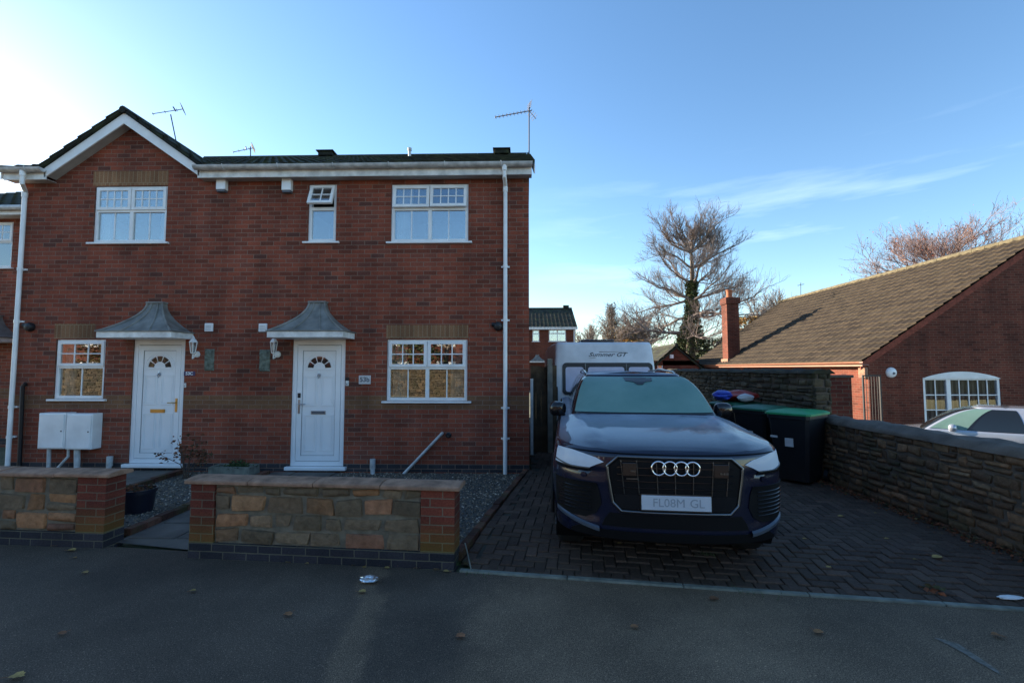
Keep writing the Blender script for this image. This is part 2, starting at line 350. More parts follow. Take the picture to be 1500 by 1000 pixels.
def make_door(par, x0, x1, z0, z1, Y, hinge_right, metal, canopy=True):
    # x0..x1 over the outer frame; z0 the threshold
    yf = Y+.02; mb = MB(); t = .075
    mb.box(x0, x0+t, yf, Y+.1, z0+.06, z1); mb.box(x1-t, x1, yf, Y+.1, z0+.06, z1); mb.box(x0+t, x1-t, yf, Y+.1, z1-t-.03, z1)
    mb.box(x0+t, x1-t, yf, Y+.1, z0+.06, z0+.06+.075)
    d = mb.build('door', M['door'], par, bev=.005)
    mb = MB(); mb.box(x0-.06, x1+.06, Y-.07, Y+.02, z0, z0+.058); mb.build('threshold', M['door'], d, bev=.01)
    a, b, c, e = x0+t+.006, x1-t-.006, z0+.142, z1-t-.036      # leaf
    mb = MB(); yl = Y+.032
    mb.box(a, b, yl, Y+.085, c, e)
    frame_ring(mb, a+.001, b-.001, c+.001, e-.001, yl-.012, yl-.001, .085)
    # raised panels: two tall upper, two lower, rim round the fanlight
    px0, px1 = a+.115, b-.115; pm = (px0+px1)/2; Hh = e-c
    for (u0, u1) in ((px0, pm-.03), (pm+.03, px1)):
        for (v0, v1) in ((c+.16, c+Hh*.395), (c+Hh*.47, c+Hh*.735)):
            frame_ring(mb, u0, u1, v0, v1, yl-.009, yl-.0005, .016); frame_ring(mb, u0+.03, u1-.03, v0+.03, v1-.03, yl-.006, yl-.0005, .01)
    zc = c+Hh*.80; ro, ri = (px1-px0)*.5, (px1-px0)*.385
    def arc(r0, r1, a0, a1, y0, y1, m, n=24):
        rows = [[], [], [], []]
        for k in range(n+1):
            g = a0+(a1-a0)*k/n; cs, sn = math.cos(g), math.sin(g)
            rows[0].append((pm+r0*cs, y1, zc+r0*sn)); rows[1].append((pm+r0*cs, y0, zc+r0*sn)); rows[2].append((pm+r1*cs, y0, zc+r1*sn)); rows[3].append((pm+r1*cs, y1, zc+r1*sn))
        m.grid(rows)
    arc(ri+.012, ri+.03, 0, math.pi, yl-.010, yl, mb); arc(ro-.006, ro+.008, R(8), R(172), yl-.008, yl, mb)
    mb.box(pm-ri-.03, pm+ri+.03, yl-.010, yl-.0005, zc-.025, zc-.008)
    mb.build('door_leaf', M['door'], d, bev=.002)
    g = MB()      # dark seal line round the leaf
    frame_ring(g, a-.005, b+.005, c-.005, e+.005, yl+.002, yl+.03, .012); frame_ring(g, a+.088, b-.088, c+.088, e-.088, yl-.0035, yl-.0008, .005)
    g.build('seal', M['groove'], d)
    g = MB()
    for k in range(5):
        a0 = math.pi*k/5+.055; a1 = math.pi*(k+1)/5-.055
        arc(ri*.52, ri, a0, a1, yl-.006, yl-.0005, g, 6)
    g.build('fanlight', M['glass_dark'], d)
    g = MB(); g.lathe((0,0,0), [(.001,0),(.03,.0),(.028,.012),(.001,.014)], 12); g.v = [(pm+x, yl-.004-z, zc-.11+y) for x, y, z in g.v]
    g.tube([(pm, yl-.016, zc-.05), (pm, yl-.022, zc-.09), (pm-.025, yl-.022, zc-.12), (pm, yl-.022, zc-.165), (pm+.025, yl-.022, zc-.12), (pm, yl-.022, zc-.09)], .007, 6)
    g.build('knocker', M['steel'], d)
    g = MB(); lz = c+Hh*.40; g.box(pm-.125, pm+.125, yl-.014, yl-.0005, lz, lz+.06); g.build('letterbox', metal, d, bev=.004)
    g = MB(); g.box(pm-.108, pm+.108, yl-.017, yl-.0145, lz+.012, lz+.048); g.build('letter_flap', M['brass'] if metal is M['brass'] else M['groove'], d)
    hx = a+.045 if hinge_right else b-.045; sgn = 1 if hinge_right else -1; hz = c+Hh*.475
    g = MB(); g.box(hx-.018, hx+.018, yl-.022, yl-.012, hz-.13, hz+.10)
    g.tube([(hx, yl-.022, hz+.03), (hx, yl-.055, hz+.03), (hx+sgn*.02, yl-.06, hz+.03), (hx+sgn*.125, yl-.058, hz+.028)], .009, 8)
    g.build('handle', metal, d, bev=.002)
    if hinge_right:
        g = MB(); g.box(hx-.024, hx+.024, yl-.03, yl-.012, hz+.13, hz+.21); g.build('lock', M['black'], d, bev=.006)
    return d
def make_canopy(par, xc, zf, Y):
    # bell-shaped lead canopy: concave flare from a narrow head to a broad fascia
    mb = MB(); rows = []; hw, dp = .61, .50; H = .51
    for k in range(13):
        t = k/12; s = 1-t
        fl = s**2.3*.62+s**1.0*.06
        wx = .13+(hw-.13)*(s**1.85); dy = .10+(dp-.10)*(s**1.85); z = zf+H*t
        rows.append([(xc-wx, Y+.0, z), (xc-wx, Y-dy, z), (xc-wx*.4, Y-dy, z), (xc, Y-dy, z), (xc+wx*.4, Y-dy, z), (xc+wx, Y-dy, z), (xc+wx, Y+.0, z)])
    mb.grid(rows); top = rows[-1]; mb.add(top, [(0,1,2,3,4,5,6)])
    for f in (-.4, .4, -1, 1):                                # welted seams and hips
        pts = []
        for k in range(13):
            r = rows[k]; q = r[1] if f == -1 else r[5] if f == 1 else r[2] if f < 0 else r[4]
            pts.append((q[0], q[1]-.006, q[2]+.004))
        mb.tube(pts, .013 if abs(f) < 1 else .016, 6)
    c = mb.build('canopy', M['lead'], par, smooth=35)
    mb = MB(); mb.box(xc-hw, xc+hw, Y-dp, Y-.001, zf-.10, zf-.002)
    mb.build('fascia', M['white_old'], c, bev=.006)
    mb = MB(); mb.box(xc-hw-.02, xc+hw+.02, Y-dp-.02, Y-.001, zf-.002, zf+.020); mb.build('flashing', M['lead'], c, bev=.006)
    mb = MB(); mb.box(xc-.15, xc+.15, Y-.125, Y-.001, zf+H-.003, zf+H+.025); mb.build('head_flashing', M['lead'], c, bev=.005)
    return c
def rubble(mb, p0, p1, z0, ztop, course=(.09,.16), ln=(.14,.36), out=.035, seed=3, gap=.012, nrm=1, zmin0=None, sm=1.0):
    # irregular stones bedded in courses along the line p0->p1, bulging out on the side left of the line (nrm=1)
    rnd = random.Random(seed); p0 = Vector((*p0, 0)); p1 = Vector((*p1, 0)); L_ = (p1-p0).length; U = (p1-p0)/L_
    n = Vector((-U.y, U.x, 0))*nrm; z = z0
    while z < ztop-.02:
        h = min(rnd.uniform(*course), ztop-z)
        if ztop-z-h < course[0]*.6: h = ztop-z
        u = -rnd.uniform(0, .1)
        while u < L_:
            l = rnd.uniform(*ln); a = max(0, u); b = min(L_, u+l)
            if L_-b < ln[0]*.5: b = L_
            if b-a > .03:
                split = h > course[1]*.8 and rnd.random() < .25
                segs = [(z, z+h*.5), (z+h*.5, z+h)] if split else [(z, z+h)]
                for s0, s1 in segs:
                    col = (rnd.random(), rnd.random(), rnd.random()); o = out*rnd.uniform(.55, 1.1); FU = (0,.05,.28,.5,.72,.95,1); FZ = (0,.09,.36,.64,.91,1); nx, nz = 6, 5
                    j = [rnd.uniform(-.012, .012)*sm for _ in range(8)]; ph = rnd.uniform(0, 99); rows = []
                    for i in range(nz+1):
                        row = []
                        for k in range(nx+1):
                            fu, fz = FU[k], FZ[i]
                            eu = min(fu, 1-fu)*(b-a); ez = min(fz, 1-fz)*(s1-s0); e = min(1, min(eu, ez)/.018)
                            uu = a+gap/2+(b-a-gap)*fu+(j[0]*(1-fz)+j[1]*fz)*(1-fu)+(j[2]*(1-fz)+j[3]*fz)*fu
                            zz = s0+gap/2+(s1-s0-gap)*fz+(j[4]*(1-fu)+j[5]*fu)*(1-fz)+(j[6]*(1-fu)+j[7]*fu)*fz
                            # round the corners in
                            cu, cz = abs(fu-.5)*2, abs(fz-.5)*2; k2 = max(0, cu*cz-.6)*.32
                            uu += ((a+b)/2-uu)*k2*.35; zz += ((s0+s1)/2-zz)*k2*.35
                            d = o*(.25+.75*e)+.012*sm*noise.noise(Vector((uu*9+ph, zz*9, ph)))*e - (.035 if e < .01 else 0)
                            row.append(p0+U*uu+n*d+Vector((0,0,zz)))
                        rows.append(row)
                    mb.grid(rows, col=col)
            u += l
        z += h
M['glass_dark'] = glass_mat('leaded_glass', .12, (.15,.17,.16))

# ---------------- the pair of houses ----------------
HY = 7.64
hx0, hx1 = P(24, 450, HY).x, P(775, 450, HY).x
EAVE = P(600, 258, HY-.18).z           # underside of the eaves
house = thing('semi_detached_houses', 'pair of red brick houses with two white doors and one small front gable', 'house', ((hx0+hx1)/2, HY, 0))
def rect(a, b, c, d, Y=HY):           # photo box -> opening in the wall plane
    p = P(a, (c+d)/2, Y).x, P(b, (c+d)/2, Y).x; return (p[0], p[1], P((a+b)/2, d, Y).z, P((a+b)/2, c, Y).z)
w1 = rect(137.5, 244, 272.5, 355); w2 = rect(451.5, 492.5, 270, 354); w3 = rect(573, 686, 269.5, 354)
w4 = rect(80, 153, 497, 584); w5 = rect(566.5, 684.5, 497, 587)
d1 = rect(191.5, 268, 496, 684); d2 = rect(426.5, 504.5, 496, 688)
apex = P(183, 166, HY-.18); gl = P(68, 250, HY-.18); gr = P(290, 250, HY-.18)
gx = (gl.x+gr.x)/2; gh = (gr.x-gl.x)/2; gz0 = P(290, 243, HY-.18).z; apz = apex.z; gs = (apz-gz0)/gh
mb = MB(); wall_cells(mb, hx0, hx1, 0, EAVE+.02, HY, [w1, w2, w3, w4, w5, d1, d2])
gi = gh-.02
mb.add([(gx-gi, HY, EAVE+.02), (gx+gi, HY, EAVE+.02), (gx+gi, HY, gz0-.05), (gx, HY, apz-.06), (gx-gi, HY, gz0-.05)], [(0,1,2,3,4)])
mb.box(hx0, gx-gi+.05, HY+.001, HY+.03, EAVE+.021, EAVE+.17); mb.box(gx+gi-.05, hx1, HY+.001, HY+.03, EAVE+.021, EAVE+.17)
RY = 12.3; RZ = P(520, 230.5, RY).z; BY = RY*2-HY
for x in (hx0, hx1): mb.add([(x,HY,0),(x,BY,0),(x,BY,EAVE),(x,RY,RZ-.1),(x,HY,EAVE)], [(0,1,2,3,4)])
mb.add([(hx0,BY,0),(hx1,BY,0),(hx1,BY,EAVE),(hx0,BY,EAVE)], [(0,1,2,3)])
wall = mb.build('wall', M['brick'], house)
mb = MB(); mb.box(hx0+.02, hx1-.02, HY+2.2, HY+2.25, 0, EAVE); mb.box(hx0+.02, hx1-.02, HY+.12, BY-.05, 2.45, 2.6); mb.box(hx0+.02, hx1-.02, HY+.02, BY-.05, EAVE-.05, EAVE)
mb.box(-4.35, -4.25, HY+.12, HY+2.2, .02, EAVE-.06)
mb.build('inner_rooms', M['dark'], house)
# soldier course panels over the windows, 3 mm proud
for nm, (a, b, c, d) in (('a', (137,247,251,272)), ('b', (566,686,476,495.5)), ('c', (80,139,474,495.5))):
    r_ = rect(a, b, c, d); mb = MB(); mb.box(r_[0], r_[1], HY-.003, HY+.05, r_[2], r_[3]); mb.build('lintel', M['soldier'], house)
make_window(house, w1, HY, 2, (4,2), 2, .43, curtain=[(w1[0]+.06, w1[0]+.2), (w1[1]-.2, w1[1]-.06)])
make_window(house, w2, HY, 1, (2,2), 1, .42, opens=(R(22),))
make_window(house, w3, HY, 2, (4,2), 2, .42, opens=(R(6), R(8)), curtain=[(w3[0]+.06, w3[0]+.34)])
make_window(house, w4, HY, 1, (3,2), 2, .46, glass='glass2', curtain=[(w4[0]+.05, w4[0]+.22)])
make_window(house, w5, HY, 2, (3,2), 2, .46, glass='glass2', curtain=[(w5[0]+.06, w5[0]+.30), (w5[1]-.30, w5[1]-.06)])
make_door(house, d1[0], d1[1], d1[2], d1[3], HY, False, M['brass'])
make_door(house, d2[0], d2[1], d2[2], d2[3], HY, True, M['steel'])
cz = P(330, 485, HY-.5).z
CX = [(P(138, 490, HY-.52).x+P(250, 490, HY-.52).x)/2, (P(388.5, 489, HY-.52).x+P(503, 489, HY-.52).x)/2]
for x in CX: make_canopy(house, x, cz, HY)
# ---- eaves, fascia, gutter, roof
fz0, fz1 = P(600, 257.5, HY-.18).z, P(600, 246, HY-.18).z
ex0, ex1 = P(6, 255, HY-.18).x, P(779, 250, HY-.18).x
for a, b in ((ex0, gx-gh), (gx+gh, ex1)):
    mb = MB(); mb.box(a, b, HY-.19, HY-.165, fz0, fz1); mb.build('fascia', M['white_old'], house, bev=.003)
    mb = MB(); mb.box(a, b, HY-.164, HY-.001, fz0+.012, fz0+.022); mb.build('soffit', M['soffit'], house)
    mb = MB(); rows = []
    for x in (a-.01, b+.01): rows.append([(x, HY-.255+.062*math.cos(g), fz1+.035+.062*math.sin(g)) for g in [math.pi+math.pi*k/10 for k in range(11)]])
    mb.grid(rows)
    rows = [[(q[0], HY-.255+(q[1]-HY+.255)*.9, fz1+.035+(q[2]-fz1-.035)*.9) for q in r] for r in rows]; mb.grid(rows, True)
    for e in (a-.01, b+.005): mb.prism([(e, HY-.255+.064*math.cos(g), fz1+.035+.064*math.sin(g)) for g in [math.pi+math.pi*k/10 for k in range(11)]], (.006,0,0))
    x = a+.5
    while x < b:
        mb.tube([(x, HY-.255+.067*math.cos(g), fz1+.035+.067*math.sin(g)) for g in [math.pi*.95+math.pi*1.1*k/8 for k in range(9)]], .009, 5); x += .93
    mb.build('gutter', M['gutter'], house, smooth=50)
# bargeboards and verge soffit of the front gable
for s in (-1, 1):
    A = Vector((gx+s*gh*1.02, HY-.19, gz0-.02*gs)); B = Vector((gx, HY-.19, apz)); d = Vector((0,0,-.165)); t = Vector((0,.022,0))
    mb = MB(); mb.prism([A, B, B+d*1.12, A+Vector((-s*.0,0,-.165))], t); mb.build('bargeboard', M['white'], house)
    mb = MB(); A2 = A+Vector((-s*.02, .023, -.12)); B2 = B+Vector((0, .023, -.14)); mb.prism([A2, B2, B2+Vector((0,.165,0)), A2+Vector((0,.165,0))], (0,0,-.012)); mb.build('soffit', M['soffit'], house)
# roof: main front slope in three stretches, back slope, gable slopes
sl_ = (RZ-(fz1+.05))/(RY-(HY-.22)); Vd = Vector((0, 1, sl_)).normalized(); ln = (RY-HY+.22)*math.sqrt(1+sl_*sl_)
mb = MB(); O = Vector((ex0-.02, HY-.24, fz1+.045)); wid = ex1-ex0+.07
gl_, gr_ = gx-gh-.05-O.x, gx+gh+.05-O.x
def cutmain(u, v):
    return gl_ < u < gr_ and v*Vd.z+O.z < gz0+.15+gs*(gh-abs(O.x+u-gx))
tiled(mb, O, (1,0,0), Vd, wid, ln, gauge=.29, tw=.29, amp=.02, cut=cutmain, seed=5)
tiled(mb, Vector((ex1+.03, 2*RY-HY+.24, fz1+.045)), (-1,0,0), (0,-Vd.y,Vd.z), wid, ln, gauge=.6, tw=.6, amp=.01, sub=3, seed=6)
# underlay sheet just beneath the tiles
for Y0, s in ((HY-.21, 1), (2*RY-HY+.21, -1)):
    pts = lambda x: Vector((x, Y0, fz1+.02))
    if s == 1:
        for a, b, st in ((ex0, gx-gh, 0), (gx+gh, ex1+.03, 0), (gx-gh, gx+gh, 1.6)):
            mb.add([(a, Y0+st, fz1+.02+st*sl_), (b, Y0+st, fz1+.02+st*sl_), (b, RY, RZ-.04), (a, RY, RZ-.04)], [(0,1,2,3)])
    else: mb.add([(ex0, Y0, fz1+.02), (ex1, Y0, fz1+.02), (ex1, RY, RZ-.04), (ex0, RY, RZ-.04)], [(0,1,2,3)])
mb.build('roof', M['tile'], house, fixn=False)
mb = MB(); x = ex0
while x < ex1:
    col = (random.random(), random.random(), 0)
    mb.tube([(x, RY, RZ-.03), (min(x+.44, ex1+.03), RY, RZ-.03)], .10, 10, col=col); x += .45
mb.build('ridge_tiles', M['tile'], house, smooth=50)
for px in (478, 735):
    q = P(px, 227, RY-.1); mb = MB(); mb.box(q.x-.19, q.x+.19, RY-.2, RY+.15, RZ-.02, RZ+.09); mb.box(q.x-.24, q.x+.24, RY-.24, RY+.19, RZ+.092, RZ+.12); mb.build('ridge_vent', M['tile'], house, bev=.01)
q = P(600, 234, RY-.9); mb = MB(); mb.tube([(q.x, RY-.9, q.z-.25), (q.x, RY-.9, P(600, 218, RY-.9).z)], .035, 10); mb.tube([(q.x, RY-.9, P(600, 221, RY-.9).z), (q.x, RY-.9, P(600, 217, RY-.9).z)], .05, 10); mb.build('vent_pipe', M['gutter'], house)
gl2 = math.hypot(gh+.12, (gh+.12)*gs)
mb = MB(); 
for s in (-1, 1):
    A = Vector((gx+s*(gh+.12), HY-.24, apz+.05-(gh+.12)*gs)); Vg = Vector((-s*(gh+.12), 0, (gh+.12)*gs)).normalized(); depth = RY-HY-.6
    if s == 1: tiled(mb, A, (0,1,0), Vg, depth, gl2, gauge=.29, tw=.29, seed=9)
    else: tiled(mb, A+Vector((0,depth,0)), (0,-1,0), Vg, depth, gl2, gauge=.29, tw=.29, seed=10)
    tp = A+Vg*gl2; e = Vector((0,0,-.03))
    mb.add([A+e, A+Vector((0,depth,0))+e, tp+Vector((0,depth,0))+e, tp+e], [(0,1,2,3)])
    mb.prism([A+Vector((0,.02,-.035)), tp+Vector((0,.02,-.035)), tp+Vector((0,.02,.03)), A+Vector((0,.02,.03))], (0,.05,0), col=(.3,.3,0))
mb.tube([(gx, HY-.235, apz+.045), (gx, RY-.9, apz+.045)], .06, 10, col=(.4,.5,0))
mb.build('gable_roof', M['tile'], house, fixn=False)
for s, nm in ((0, ''),): pass
mb = MB(); mb.prism([(ex1+.035, HY-.21, fz1+.03), (ex1+.035, RY, RZ-.02), (ex1+.035, RY, RZ-.17), (ex1+.035, HY-.21, fz0)], (.02,0,0)); mb.build('bargeboard', M['white_old'], house)
mb = MB(); mb.prism([(ex0-.03, HY-.21, fz1+.03), (ex0-.03, RY, RZ-.02), (ex0-.03, RY, RZ-.17), (ex0-.03, HY-.21, fz0)], (.02,0,0)); mb.build('bargeboard', M['white_old'], house)
# rainwater pipes
def downpipe(top, mid, bot, r=.034):
    x = P(bot[0], bot[1], HY-.06).x; t = P(top[0], top[1], HY-.255); k = P(mid[0], mid[1], HY-.06)
    mb = MB(); mb.tube([(t.x, HY-.255, fz1+.02), (t.x, HY-.255, t.z-.10), (x, HY-.06, k.z+.05), (x, HY-.06, k.z-.05), (x, HY-.06, P(*bot, HY-.06).z)], r, 12)
    mb.tube([(t.x, HY-.255, fz1+.01), (t.x, HY-.255, fz1-.10)], r*1.25, 12); mb.tube([(x, HY-.06, k.z+.02), (x, HY-.06, k.z-.06)], r*1.22, 12)
    for zz in (1.05, 2.5, 3.4, .55): mb.tube([(x, HY-.06, zz), (x, HY-.06, zz+.05)], r*1.2, 12); mb.box(x-.07, x+.07, HY-.03, HY-.001, zz+.012, zz+.04)
    return mb.build('downpipe', M['white'], house, smooth=40)
downpipe((33, 260), (37, 284), (11, 682)); downpipe((739, 250), (741, 276), (740, 694))
# ---- small pipes on the wall
def pipe(name, pts, r, m, label, cat, group=None, k=10, par=None):
    mb = MB(); mb.tube(pts, r, k); o = mb.build(name, m, par, smooth=40)
    if label: tag(o, label, cat, group)
    return o
fp = lambda x, y, d=.05: P(x, y, HY-d)
pipe('waste_pipe', [fp(648,634,.0), fp(648,634,.05), fp(591,694,.05)], .024, M['gutter'], 'thin pale overflow pipe slanting down the brick wall left of the right downpipe', 'pipe')
for a, b, lab in ((161, 668, 'short stubby white pipe end by the left white door'), (546, 672, 'short stubby white pipe end right of the right white door')):
    p = fp(a, b, .06); q = fp(a-3 if a < 300 else a+1, 697, .06); mb = MB()
    mb.tube([p, (p.x, p.y, p.z-.16)], .045, 12); mb.tube([(p.x, p.y, p.z-.15), (q.x, q.y-.03, -.02)], .036, 12); tag(mb.build('drain_pipe', M['gutter'], None, smooth=40), lab, 'pipe')
pipe('cable_pipe', [fp(37,562,0), fp(37,563,.05), fp(33,566,.05), fp(28,690,.05)], .03, M['black'], 'black pipe running down the wall beside the left downpipe', 'pipe')
# ---- things fixed to the facade
def meter(px0, px1, py0, py1, label, pipes):
    r_ = rect(px0, px1, py0, py1, HY-.1); t = thing('meter_box', label, 'meter box', ((r_[0]+r_[1])/2, HY-.1, r_[2]), group='white meter boxes on the wall')
    mb = MB(); mb.box(r_[0], r_[1], HY-.19, HY-.001, r_[2], r_[3]); mb.build('cabinet', M['white'], t, bev=.012)
    mb = MB(); mb.box(r_[0]+.025, r_[1]-.015, HY-.204, HY-.192, r_[2]+.02, r_[3]-.02); mb.build('door', M['white'], t, bev=.006)
    mb = MB(); mb.lathe((0,0,0), [(.001,0),(.012,0),(.010,.006),(.001,.007)], 8); mb.v = [(r_[1]-.05+x, HY-.205-z, (r_[2]+r_[3])/2+y) for x, y, z in mb.v]; mb.build('lock', M['black'], t)
    for pts, rr in pipes: mb = MB(); mb.tube(pts, rr, 10); mb.build('pipe', M['gutter'], t, smooth=40)
meter(64, 103, 604, 656, 'white meter box under the small window, the left of the two', [([fp(72,652,.1), fp(71,692,.1)], .028)])
meter(104, 142, 605, 657, 'white meter box under the small window, the right of the two', [([fp(113,655,.1), fp(113,697,.1)], .042), ([fp(101,632,.12), fp(100,668,.12), fp(80,690,.12)], .02)])
def vent(px, py, w_, h_, d_, label, m='white', cap=False, name='wall_vent', cat='vent'):
    c = fp(px, py, 0); t = thing(name, label, cat, (c.x, HY, c.z-h_/2))
    mb = MB(); mb.box(c.x-w_/2, c.x+w_/2, HY-d_, HY-.001, c.z-h_/2, c.z+h_/2); mb.build('cover', M[m], t, bev=.008)
    if cap: mb = MB(); mb.box(c.x-w_/2+.01, c.x+w_/2-.01, HY-d_+.01, HY-.003, c.z-h_/2-.035, c.z-h_/2-.001); mb.build('grille', M['groove'], t)
    else:
        mb = MB()
        for k in range(4): mb.box(c.x-w_/2+.02, c.x+w_/2-.02, HY-d_-.004, HY-d_-.0005, c.z-h_/2+.02+k*(h_-.04)/4, c.z-h_/2+.03+k*(h_-.04)/4)
        mb.build('grille', M['gutter'], t)
vent(328, 271, .16, .22, .09, 'small white box high on the wall just right of the gable', cap=True, name='nest_box', cat='box')
vent(423, 272, .16, .22, .09, 'small white box high on the wall left of the narrow window', cap=True, name='nest_box', cat='box')
vent(307, 479.5, .14, .14, .03, 'small square white vent between the two doors, right of the left canopy')
vent(386, 480, .14, .14, .03, 'small square white vent half hidden by the right canopy')
for px, py, lab in ((46, 479, 'round black flue cover beside the left downpipe'), (730, 478, 'round black flue cover beside the right downpipe')):
    c = fp(px, py, 0); mb = MB(); mb.lathe((0,0,0), [(.001,-.002),(.075,-.002),(.08,.03),(.06,.07),(.02,.085),(.001,.086)], 16); mb.v = [(c.x+x, HY-z-.003, c.z+y) for x, y, z in mb.v]
    t = MB(); mb.tube([(c.x-.02, HY-.03, c.z+.02), (c.x-.11, HY-.03, c.z+.03)], .035, 8); tag(mb.build('flue_cover', M['black'], None, smooth=40), lab, 'vent')
c = fp(657, 637, 0); mb = MB(); mb.lathe((0,0,0), [(.001,-.002),(.045,-.002),(.045,.02),(.03,.03),(.001,.025)], 14); mb.v = [(c.x+x, HY-z-.003, c.z+y) for x, y, z in mb.v]; tag(mb.build('pipe_outlet', M['black'], None, smooth=40), 'small dark round pipe outlet at the top of the slanting pipe', 'outlet')
def lantern(px0, py0, label, flip=1):
    a = fp(px0+6*flip, 519, 0); c = fp(px0, 508, .14); t = thing('wall_lantern', label, 'lantern', (a.x, HY, a.z), group='white lanterns beside the doors')
    mb = MB(); mb.lathe((0,0,0), [(.001,-.002),(.055,-.002),(.05,.02),(.02,.03),(.001,.03)], 14); mb.v = [(a.x+x, HY-z-.003, a.z+y) for x, y, z in mb.v]; mb.build('back_plate', M['white_old'], t, smooth=40)
    mb = MB(); mb.tube([(a.x, HY-.02, a.z), (a.x, HY-.08, a.z-.05), (c.x, c.y, c.z-.19), (c.x, c.y, c.z-.12)], .012, 8); mb.build('bracket', M['white_old'], t, smooth=40)
    mb = MB(); mb.lathe(c, [(.012,-.12),(.04,-.105),(.04,-.095),(.03,-.09)], 6); mb.lathe(c, [(.07,.075),(.066,.085),(.035,.13),(.02,.14),(.02,.15),(.001,.19)], 6)
    for k in range(6): g = k*math.pi/3; mb.tube([c+Vector((.035*math.cos(g),.035*math.sin(g),-.095)), c+Vector((.06*math.cos(g),.06*math.sin(g),.078))], .006, 5)
    mb.build('cage', M['white_old'], t)
    mb = MB(); mb.lathe(c, [(.032,-.09),(.056,.075)], 6); mb.build('glass', M['glass'], t)
    mb = MB(); mb.lathe(c, [(.012,-.08),(.02,-.03),(.025,.01),(.015,.04),(.001,.05)], 10); mb.build('bulb', M['white_old'], t, smooth=60)
lantern(283, 0, 'white carriage lantern on the wall right of the left door'); lantern(401, 0, 'white carriage lantern on the wall left of the right door', 1)
M['plaque'] = plain('mossy_plaque', (.13,.15,.12), rough=.9, var=.6, scale=14, bump=.6)
for (a, b, c_, d), lab in (((300,314,511,543), 'worn grey green relief plaque right of the left door lantern'), ((380,396,512,544), 'worn grey green relief plaque left of the right door lantern')):
    r_ = rect(a, b, c_, d); mb = MB(); n = 14; rows = []
    for j in range(2*n+1): rows.append([(r_[0]+(r_[1]-r_[0])*i/n, HY-.022-.014*noise.noise(Vector((i*.33+a, j*.33, 0)))-(0 if 0 < i < n and 0 < j < 2*n else -.02), r_[2]+(r_[3]-r_[2])*j/(2*n)) for i in range(n+1)])
    mb.grid(rows); tag(mb.build('wall_plaque', M['plaque'], None, smooth=60), lab, 'plaque')
Rx = Matrix.Rotation(R(90), 4, 'X')
def sign(px, py, w_, h_, txt, bgm, fgm, label, size, name='house_number', d=.012):
    c = fp(px, py, 0); t = thing(name, label, 'house number', (c.x, HY, c.z-h_/2)); mb = MB(); mb.box(c.x-w_/2, c.x+w_/2, HY-d, HY-.001, c.z-h_/2, c.z+h_/2); mb.build('plate', bgm, t, bev=.003)
    text_mesh('numerals', txt, size, fgm, t, Matrix.Translation((c.x, HY-d-.001, c.z)) @ Rx, .001, bold=.002)
M['sign_w'] = plain('cream_sign', (.55,.55,.55), rough=.4); M['sign_t'] = plain('blue_black_lettering', (.05,.07,.10), rough=.5); M['sign_b'] = plain('navy_tiles', (.05,.045,.13), rough=.3)
sign(534.5, 556, .20, .145, '53b', M['sign_w'], M['sign_t'], 'pale house number plate reading 53b right of the right door', .11)
sign(278, 547, .19, .075, '53C', M['sign_b'], M['white'], 'dark blue house number tiles reading 53C right of the left door', .075)
def bell(px, py, w_, h_, label, dark):
    c = fp(px, py, 0); t = thing('doorbell', label, 'doorbell', (c.x, HY, c.z-h_/2)); mb = MB(); mb.box(c.x-w_/2, c.x+w_/2, HY-.025, HY-.001, c.z-h_/2, c.z+h_/2); mb.build('cover', M['white_old'], t, bev=.004)
    mb = MB(); mb.lathe((0,0,0), [(.001,0),(w_*.25,0),(w_*.2,.006),(.001,.007)], 10); mb.v = [(c.x+x, HY-.026-z, c.z-h_*.2+y) for x, y, z in mb.v]; mb.build('button', M['groove'], t)
    if dark: mb = MB(); mb.box(c.x-w_*.6, c.x+w_*.6, HY-.03, HY-.001, c.z+h_/2+.002, c.z+h_/2+.055); mb.build('camera_head', M['black'], t, bev=.006)
bell(509, 561, .05, .085, 'small white doorbell with a black head beside the right door', True); bell(272, 564, .028, .075, 'tiny cream bell push below the left house number', False)
# ---- aerials
def yagi(name, label, base, top, boom0, boom1, nel, el, parent_y, reflector=True, grid=False):
    t = thing(name, label, 'aerial', base)
    mb = MB(); mb.tube([base, top], .016, 8); mb.build('mast', M['steel_dull'], t)
    mb = MB(); b0, b1 = Vector(boom0), Vector(boom1); mb.tube([b0, b1], .012, 6); D = (b1-b0).normalized(); S = D.cross(Vector((0,0,1))).normalized(); Up = S.cross(D)
    for k in range(nel): c = b0+(b1-b0)*(.02+.78*k/max(1, nel-1)); mb.tube([c-S*el, c+S*el], .006, 5); mb.tube([c-Up*.05, c+Up*.05], .006, 5)
    if reflector:
        c = b0+(b1-b0)*.93
        for a in (-1, 1):
            for q in range(4): e = c+D*(.03*q)+Up*a*(.04+.055*q); mb.tube([e-S*.16, e+S*.16], .006, 5)
            mb.tube([c, c+D*.12+Up*a*.24], .009, 5)
    if grid: 
        c = b1
        for q in range(6):
            mb.tube([c+Up*(-.12+.05*q)-S*.14, c+Up*(-.12+.05*q)+S*.14], .007, 5); mb.tube([c+D*.0+S*(-.14+.056*q)-Up*.13, c+S*(-.14+.056*q)+Up*.13], .006, 5)
        mb.tube([c-D*.22+Up*.04-S*.12, c-D*.22+Up*.04+S*.12], .02, 5)
    mb.build('antenna_head', M['steel_dull'], t)
M['steel_dull'] = plain('dull_aluminium', (.035,.037,.04), rough=.7)
ya = RY-.4
yagi('tv_aerial', 'tall tv aerial on a pole at the right end of the roof', P(775,236,ya), P(775,158,ya), P(725,172,ya-.3), P(779,162,ya+.1), 9, .07, 0)
yb = RY+1.2
